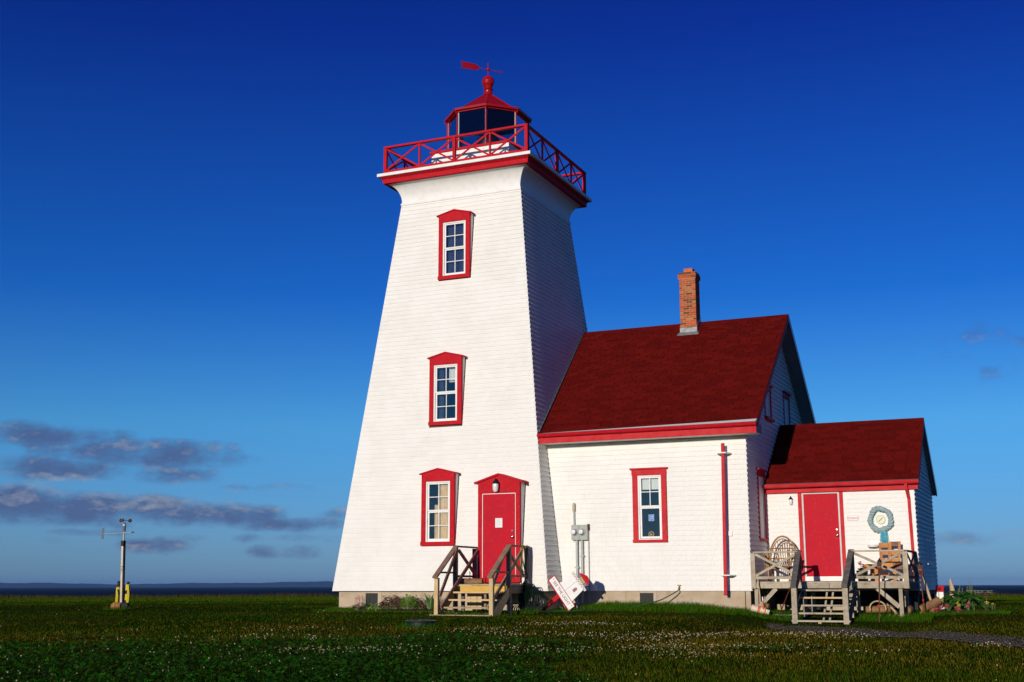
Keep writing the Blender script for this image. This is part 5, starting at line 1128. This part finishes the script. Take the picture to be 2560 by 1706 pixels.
for k in range(120):
    a = random.uniform(0, 6.28); ring = random.choice((0, 1, 1, 2, 2)); r_ = (.05, .16, .30)[ring]*random.uniform(.8, 1.15); h_ = (.25, .19, .10)[ring]*random.uniform(.85, 1.15); L_ = random.uniform(.20, .30)
    P = V(hx_+1.25*r_*math.cos(a), hy_+.8*r_*math.sin(a), hg_+h_); tilt = (.38, .08, -.15)[ring]+random.uniform(-.2, .2)
    M4 = Matrix.Translation(P) @ Matrix.Rotation(a+random.uniform(-.35, .35), 4, 'Z') @ Matrix.Rotation(-tilt, 4, 'Y') @ Matrix.Rotation(random.uniform(-.35, .35), 4, 'X') @ Matrix.Scale(L_, 4)
    inst('leaf', random.choice(lm), M4, HO)
    if k % 3 == 0: part('leaf_stem', MB().tube([(hx_, hy_, hg_-.03), P], .004, 4), 'stalk', HO)
for k, (dx, h_) in enumerate(((-.08, .43), (-.05, .50), (.0, .44), (.10, .47), (.15, .60), (.18, .56), (.20, .50), (.26, .40))):
    x = hx_+dx; part('seed_stalk', MB().tube([(hx_+dx*.5, hy_, hg_), (x, hy_, hg_+h_*.6), (x+.02, hy_-.01, hg_+h_)], [.006, .005, .004], 5), 'stalk', HO)
    mb = MB()
    for i in range(12): mb.leaf((x+.015, hy_, hg_+h_-.10+.009*i), (random.gauss(0, 1), random.gauss(0, 1), .1), (0, .2, 1), .03, .012, .4, 2)
    part('seed_head', mb, 'stalk', HO)
def flowerlet(name, x, y, h, mat, lab, n=22, r=.035, grp=None):
    g = G(x, y)+.03; t = thing(name, (x, y, g), lab, 'flower', grp); part('stem', MB().tube([(x, y, g-.04), (x, y, g+h)], .004, 4), 'stalk', t); mb = MB()
    for k in range(n): d = V(random.gauss(0, 1), random.gauss(0, 1), random.gauss(0, .7)+.3).normalized(); mb.leaf(V(x, y, g+h)+d*r*.35, d, (.3, .2, 1) if abs(d.z) < .9 else (1, 0, 0), r*.8, r*.6, .1, 2)
    part('blossom', mb, mat, t); lf = MB()
    for k in range(9): a = random.uniform(0, 6.28); lf.leaf((x, y, g+.01), (math.cos(a), math.sin(a), .5), (0, 0, 1), .06, .025, .3, 2)
    part('leaf', lf, 'darkleaf', t)
for x, y, h in ((11.43, -1.12, .24), (11.35, -1.15, .17), (11.78, -1.32, .14), (11.74, -1.28, .17)): flowerlet('marigold', x, y, h, 'yellowflower', 'yellow marigold at the front of the hosta in the flower bed', grp='marigolds in front of the hosta')
for x, y, h in ((12.30, -1.0, .17), (12.335, -1.0, .165), (12.43, -1.0, .13)): flowerlet('marigold', x, y, h, 'yellowflower', 'yellow marigold at the outer end of the flower bed', grp='marigolds at the end of the bed')
for x, y, h in ((11.40, -1.28, .10), (11.53, -1.30, .12), (11.73, -1.35, .07), (11.97, -1.33, .14), (11.78, -1.4, .03), (11.30, -1.33, .05), (12.28, -1.12, .08)): flowerlet('begonia', x, y, h, 'pinkflower', 'pink and red begonia low along the front of the flower bed', 40, .055, 'begonias along the flower bed')
flowerlet('geranium', 11.18, .72, .46, 'redflower', 'bright red flower cluster in front of the little model house', 34, .05)
flowerlet('begonia', 12.47, -.98, .12, 'boulder', 'salmon coloured flower at the far tip of the flower bed', 16, .03)
flowerlet('red_leaf_sprig', 12.30, -.75, .30, 'burgundy', 'reddish leafy sprig rising beside the hosta', 26, .06)

# ================================================================== GRAVEL PATH
PU = np.array([(8.30, -3.55), (8.42, -4.16), (9.09, -4.0), (9.98, -4.6), (10.79, -5.7), (11.98, -8.2), (12.78, -9.4), (13.35, -10.13), (15, -12.0), (18, -15.5)]); PLo = np.array([(8.3, -3.7), (8.72, -5.54), (9.52, -6.52), (10.46, -7.23), (11.58, -9.55), (12.45, -11.0), (13.05, -11.8), (13.43, -12.26), (14.9, -14.2), (17.5, -18)])
def rs(P, n):
    d = np.concatenate([[0], np.cumsum(np.hypot(*np.diff(P, axis=0).T))]); t = np.linspace(0, d[-1], n); return np.stack([np.interp(t, d, P[:, 0]), np.interp(t, d, P[:, 1])], 1)
A_, B_ = rs(PU, 60), rs(PLo, 60); mb = MB(); vs = []; Wn = 8
for i in range(60):
    for j in range(Wn+1):
        p = A_[i]*(1-j/Wn)+B_[i]*j/Wn; p = p+(np.array([random.uniform(-.06, .06), random.uniform(-.06, .06)]) if j in (0, Wn) else 0); vs.append((p[0], p[1], G(p[0], p[1])+.012-.02*(j in (0, Wn))))
mb.add(vs, [(i*(Wn+1)+j, i*(Wn+1)+j+1, (i+1)*(Wn+1)+j+1, (i+1)*(Wn+1)+j) for i in range(59) for j in range(Wn)])
MT['gravel'] = M('grey_gravel', (.026, .021, .017), (.045, .037, .030), 26, .95, .9, 60, spec=.1)
MT['pebble'] = M('grey_pebble', (.045, .038, .031), (.085, .072, .058), 14, .9, island=.5, spec=.15)
solo('gravel_path', mb, 'gravel', (10, -7, -.7), 'dark grey gravel path curving from the stairs across the lawn', None, smooth=True, kind='structure')
def soup(name, Vv, Ff, mat, label, cols=None):
    me = bpy.data.meshes.new(name); nv, nf, k = len(Vv), len(Ff), Ff.shape[1]
    me.vertices.add(nv); me.vertices.foreach_set('co', Vv.astype(np.float32).ravel()); me.loops.add(nf*k); me.loops.foreach_set('vertex_index', Ff.astype(np.int32).ravel())
    me.polygons.add(nf); me.polygons.foreach_set('loop_start', np.arange(0, nf*k, k, dtype=np.int32)); me.polygons.foreach_set('loop_total', np.full(nf, k, np.int32)); me.update(calc_edges=True)
    if cols is not None:
        at = me.attributes.new('tone', 'FLOAT_COLOR', 'POINT'); at.data.foreach_set('color', np.concatenate([cols, np.ones((len(cols), 1))], 1).astype(np.float32).ravel())
    me.materials.append(mat); o = bpy.data.objects.new(name, me); COL.objects.link(o); tag(o, label, None, None, 'stuff'); return o
def inside_path(x, y):
    # nearest resampled station test
    c = (A_+B_)/2; w = np.hypot(*(A_-B_).T)/2; out = np.zeros(len(x), bool)
    for i in range(60): out |= np.hypot(x-c[i, 0], y-c[i, 1]) < w[i]*.92
    return out
def solids(P, S, base, faces, stretch=None):
    """instances of a small solid baked to one array"""
    n = len(P); a = rng.uniform(0, 6.28, n); ca, sa = np.cos(a), np.sin(a); b = base[None]*S[:, None, None]
    if stretch is not None: b = b*stretch[:, None, :]
    X = b[..., 0]*ca[:, None]-b[..., 1]*sa[:, None]; Yv = b[..., 0]*sa[:, None]+b[..., 1]*ca[:, None]
    V_ = np.stack([X, Yv, b[..., 2]], 2)+P[:, None, :]; F_ = faces[None]+(np.arange(n)*len(base))[:, None, None]
    return V_.reshape(-1, 3), F_.reshape(-1, faces.shape[1])
OCT = np.array([(1, 0, 0), (0, 1, 0), (-1, 0, 0), (0, -1, 0), (0, 0, .7), (0, 0, -.7)], float); OCF = np.array([(0, 1, 4), (1, 2, 4), (2, 3, 4), (3, 0, 4), (1, 0, 5), (2, 1, 5), (3, 2, 5), (0, 3, 5)])
ii = rng.integers(0, 60, 9000); tt = rng.uniform(-.02, 1.02, 9000)[:, None]; p = A_[ii]*(1-tt)+B_[ii]*tt+rng.normal(0, .06, (9000, 2)); P = np.concatenate([p, (gz(p[:, 0], p[:, 1])+.014)[:, None]], 1)
Vv, Ff = solids(P, rng.uniform(.008, .022, 9000), OCT, OCF, rng.uniform(.7, 1.3, (9000, 3))); soup('pebbles', Vv, Ff, MT['pebble'], 'loose grey pebbles on the gravel path')

# ================================================================== GRASS AND CLOVER
def vn(x, y, s, seed):
    x = x/s+seed*17.3; y = y/s+seed*9.1; i, j = np.floor(x).astype(int), np.floor(y).astype(int); fx, fy = x-i, y-j; fx, fy = fx*fx*(3-2*fx), fy*fy*(3-2*fy)
    def h(a, b): v = np.sin(a*127.1+b*311.7+seed*74.7)*43758.5453; return v-np.floor(v)
    return (h(i, j)*(1-fx)+h(i+1, j)*fx)*(1-fy)+(h(i, j+1)*(1-fx)+h(i+1, j+1)*fx)*fy
def fb(x, y, s, seed): return .55*vn(x, y, s, seed)+.3*vn(x, y, s*.45, seed+1)+.15*vn(x, y, s*.2, seed+2)
def blocked(x, y):
    b = (np.abs(x) < 2.82) & (np.abs(y) < 2.82); b |= (x > 2) & (x < 7.45) & (y > -1.94) & (y < 5.6); b |= (x > 7) & (x < 10.9) & (y > -.2) & (y < 3.8)
    b |= ((x+.75)/1.5)**2+((y+3.1)/.27)**2 < 1; b |= ((x-11.9)/.76)**2+((y+.95)/.45)**2 < 1; b |= (x-lx)**2+(y-ly)**2 < .28**2
    b |= inside_path(x, y); b |= (x > 7.6) & (x < 10.6) & (y > -1.6) & (y < -.2) & (rng.random(len(x)) < .8); return b
def field(n, r0, r1, a0=-53., a1=7.):
    u = rng.random(n); r = r0*(r1/r0)**u; a = np.radians(rng.uniform(a0, a1, n)); x = CAM.x+r*np.sin(a); y = CAM.y+r*np.cos(a); k = ~blocked(x, y); return x[k], y[k], r[k]
def lateral(x, y): return (x-CAM.x)*RT.x+(y-CAM.y)*RT.y
def clover_mask(x, y):
    r = np.hypot(x-CAM.x, y-CAM.y); side = lateral(x, y)/r
    near = sst((21.0-r+9*(fb(x, y, 3.2, 31)-.5))/3.5)*sst((.20-side+.35*(fb(x, y, 2.6, 37)-.5))/.30); m = fb(x, y, 1.7, 3)*.8+.55*near-.12*(r > 22)
    return sst((m-.60)/.16)
def dry_mask(x, y):
    r = np.hypot(x-CAM.x, y-CAM.y); band = sst((r-12)/5)*sst((30-r)/7); return np.clip(sst((fb(x, y, 1.3, 8)-.40)/.22)*(.22+.6*band+.7*sst((10.8-r)/1.2))+.25*band*sst((lateral(x, y)/r+.25)/.3), 0, 1)
def blades(x, y, r, h, w, col, lean=.5):
    n = len(x); z = gz(x, y)-.008; a = rng.uniform(0, 6.28, n); l = rng.uniform(.1, lean, n)*h; b = rng.uniform(0, 6.28, n)
    dx, dy = np.cos(a)*w/2, np.sin(a)*w/2; V_ = np.stack([np.stack([x-dx, y-dy, z], 1), np.stack([x+dx, y+dy, z], 1), np.stack([x+l*np.cos(b), y+l*np.sin(b), z+h], 1)], 1).reshape(-1, 3)
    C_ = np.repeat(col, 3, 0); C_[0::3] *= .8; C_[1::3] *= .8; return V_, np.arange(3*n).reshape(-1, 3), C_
GREEN, DEEP, DRY, OLIVE = np.array([.024, .096, .003]), np.array([.013, .058, .002]), np.array([.205, .145, .012]), np.array([.090, .108, .005])
def gcol(x, y, r):
    n = len(x); d = dry_mask(x, y)[:, None]; c = np.where(rng.random((n, 1)) < .5, GREEN, DEEP); c = np.where(rng.random((n, 1)) < (.28+.27*sst((30-r)/8))[:, None], OLIVE, c); k = rng.random((n, 1)) < d*.8; c = np.where(k, DRY, c)
    return c*rng.uniform(.6, 1.35, (n, 1))
MG = M('grass_blade', (1, 1, 1), rough=.8, spec=.0, attr='tone'); Vs, Fs, Cs, o_ = [], [], [], 0
def push(v, f, c):
    global o_
    Vs.append(v); Fs.append(f+o_); Cs.append(c); o_ += len(v)
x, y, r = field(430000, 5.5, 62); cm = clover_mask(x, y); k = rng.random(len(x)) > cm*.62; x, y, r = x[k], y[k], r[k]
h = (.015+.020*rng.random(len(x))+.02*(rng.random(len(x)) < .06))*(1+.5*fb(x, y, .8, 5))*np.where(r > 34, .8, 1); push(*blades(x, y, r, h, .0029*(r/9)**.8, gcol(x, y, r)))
x, y, r = field(70000, 60, 175); push(*blades(x, y, r, .05+.05*rng.random(len(x)), .0034*(r/9)**.9, np.where(rng.random((len(x), 1)) < .6, GREEN, OLIVE)*rng.uniform(.7, 1.2, (len(x), 1))))
# uncut fringe at the cliff edge
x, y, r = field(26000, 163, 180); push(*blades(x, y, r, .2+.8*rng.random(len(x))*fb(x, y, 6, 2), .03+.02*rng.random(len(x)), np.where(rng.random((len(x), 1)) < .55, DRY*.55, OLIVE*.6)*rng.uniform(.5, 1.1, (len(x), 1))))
# long lush grass along the walls and posts
def tuft(n, x0, x1, y0, y1, h0, h1, c=GREEN):
    x, y = rng.uniform(x0, x1, n), y0+(y1-y0)*rng.random(n)**1.4; k = ~blocked(x, y); x, y = x[k], y[k]; n = len(x)
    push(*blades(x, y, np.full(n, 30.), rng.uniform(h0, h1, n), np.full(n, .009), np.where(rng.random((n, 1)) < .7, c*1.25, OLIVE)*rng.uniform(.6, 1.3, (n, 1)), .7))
tuft(8000, 3.5, 7.35, -1.97, -3.1, .05, .15); tuft(1500, 2.75, 3.5, -1.97, -3.1, .03, .08); tuft(1500, -2.9, -2.1, -2.84, -3.3, .04, .11); tuft(2600, 7.2, 8.6, -1.7, -2.7, .05, .16); tuft(2600, 9.75, 11.3, -1.7, -2.6, .05, .15); tuft(900, 2.4, 2.9, -2.9, -3.6, .05, .16); tuft(1200, .8, 2.6, -3.9, -4.9, .05, .13); tuft(700, -9.8, -9.0, -3.5, -2.9, .05, .13); tuft(1500, 11.0, 12.8, -1.3, -1.7, .04, .11); tuft(700, 3.0, 3.7, -10.2, -9.5, .04, .13); tuft(1400, -3, 1, -3.38, -3.7, .03, .08)
soup('grass', np.concatenate(Vs), np.concatenate(Fs), MG, 'short lawn grass with dry patches', np.concatenate(Cs))
# clover leaves
x, y, r = field(150000, 5.5, 30); cm = clover_mask(x, y); k = rng.random(len(x)) < cm*.9; x, y, r = x[k][:52000], y[k][:52000], r[k][:52000]; n = len(x)
z = gz(x, y)+rng.uniform(.025, .085, n); base = []
Vc, Fc, Cc, oc_ = [], [], [], 0; tone = np.array([.015, .074, .004])*rng.uniform(.2, 1.9, (n, 1)); a0 = rng.uniform(0, 6.28, n); s = rng.uniform(.009, .016, n)*(r/10)**.35; tl = rng.normal(0, .35, (n, 2))
for k3 in range(3):
    a = a0+k3*2.0944; ux, uy = np.cos(a), np.sin(a)
    def pt(u, v): px, py_ = (ux*u-uy*v)*s, (uy*u+ux*v)*s; return np.stack([x+px, y+py_, z+px*tl[:, 0]+py_*tl[:, 1]+.25*s*abs(v)], 1)
    q = np.stack([pt(.05, 0), pt(.8, -.6), pt(1.35, 0), pt(.8, .6)], 1).reshape(-1, 3); Vc.append(q); Fc.append(np.arange(4*n).reshape(-1, 4)+oc_); oc_ += 4*n; Cc.append(np.repeat(tone, 4, 0))
MC = M('clover_leaf', (1, 1, 1), rough=.7, spec=.04, attr='tone'); soup('clover', np.concatenate(Vc), np.concatenate(Fc), MC, 'dark green clover spreading through the lawn', np.concatenate(Cc))
# clover flowers: in drifts and scattered
FX, FY = [], []
PAT = [(5.9, -9.6, .9, .35, 110), (6.6, -9.5, .7, .35, 90), (8.7, -10.1, .9, .55, 190), (8.2, -11.2, .7, .5, 120), (10.1, -9.5, 1.0, .55, 230), (11.0, -10.6, .7, .4, 110), (8.0, -15.9, .9, .7, 170), (6.6, -17.1, .7, .5, 110), (6.0, -17.4, .6, .5, 80), (9.2, -15.1, .8, .5, 140), (10.2, -16.0, .6, .5, 110), (13.1, -13.2, .30, .35, 70), (10.4, -13.9, .8, .5, 110), (7.4, -12.4, .8, .4, 110), (5.4, -11.6, .9, .45, 90), (9.4, -14.2, .7, .5, 130), (8.4, -12.6, .7, .4, 120), (6.3, -12.6, .6, .4, 80), (10.6, -2.15, .35, .1, 34), (1.5, -5.35, .8, .08, 40), (-1.6, -5.0, .7, .12, 24), (2.2, -12.0, 1.2, .8, 80), (3.6, -14.8, 1.1, .8, 90), (11.8, -15.0, .7, .5, 60)]
for (cx, cy, sa, sb, n) in PAT: n = int(n*.62); u, v = rng.normal(0, sa*.55, n), rng.normal(0, sb*.5, n); FX.append(cx+u*RT.x-v*RT.y); FY.append(cy+u*RT.y+v*RT.x)
x, y, r = field(52000, 6, 34); cm = clover_mask(x, y); k = rng.random(len(x)) < (.026*cm+.002)*sst((fb(x, y, 1.1, 21)-.28)/.3)*1.6; FX.append(x[k]); FY.append(y[k]); x, y = np.concatenate(FX), np.concatenate(FY); k = ~blocked(x, y); x, y = x[k], y[k]; n = len(x)
ang = np.linspace(0, 2*np.pi, 7)[:-1]; rings = [(.35, -.75), (.85, -.3), (1.0, .15), (.65, .7)]; base = np.array([(rr*np.cos(t), rr*np.sin(t), zz) for rr, zz in rings for t in ang]+[(0, 0, .95)]); fc = []
for i in range(3):
    for j in range(6): a, b, c, d = i*6+j, i*6+(j+1) % 6, (i+1)*6+(j+1) % 6, (i+1)*6+j; fc += [(a, b, c), (a, c, d)]
for j in range(6): fc.append((18+j, 18+(j+1) % 6, 24))
fc = np.array(fc); r = np.hypot(x-CAM.x, y-CAM.y); P = np.stack([x, y, gz(x, y)+rng.uniform(.055, .11, n)], 1); Vv, Ff = solids(P, rng.uniform(.006, .0105, n)*np.clip(r/16, .95, 1.2), base, fc)
ct = np.where(rng.random((n, 1)) < .68, np.array([.34, .31, .19]), np.array([.28, .17, .10]))*rng.uniform(.45, 1.2, (n, 1)); cc = np.repeat(ct, 25, 0)
soup('clover_flowers', Vv, Ff, M('clover_flower', (1, 1, 1), rough=.85, attr='tone', spec=.1), 'cream and pinkish clover heads dotting the lawn in drifts', cc)

# ================================================================== AIR
HZ = 1
if HZ:
    m = bpy.data.materials.new('sea_haze'); m.use_nodes = True; t = m.node_tree; t.nodes.clear(); o = t.nodes.new('ShaderNodeOutputMaterial'); v = t.nodes.new('ShaderNodeVolumePrincipled')
    v.inputs['Color'].default_value = (.20, .45, 1.0, 1); v.inputs['Density'].default_value = 4.6e-5; v.inputs['Anisotropy'].default_value = 0; t.links.new(v.outputs[0], o.inputs['Volume'])
    mb = MB().box(CAM.x-14000, CAM.x+14000, CAM.y-14000, CAM.y+14000, -10.6, 62); me = mesh('haze', mb, (0, 0, 0)); me.materials.append(m); o = bpy.data.objects.new('haze', me); COL.objects.link(o); tag(o, 'thin blue sea haze', None, None, 'stuff')
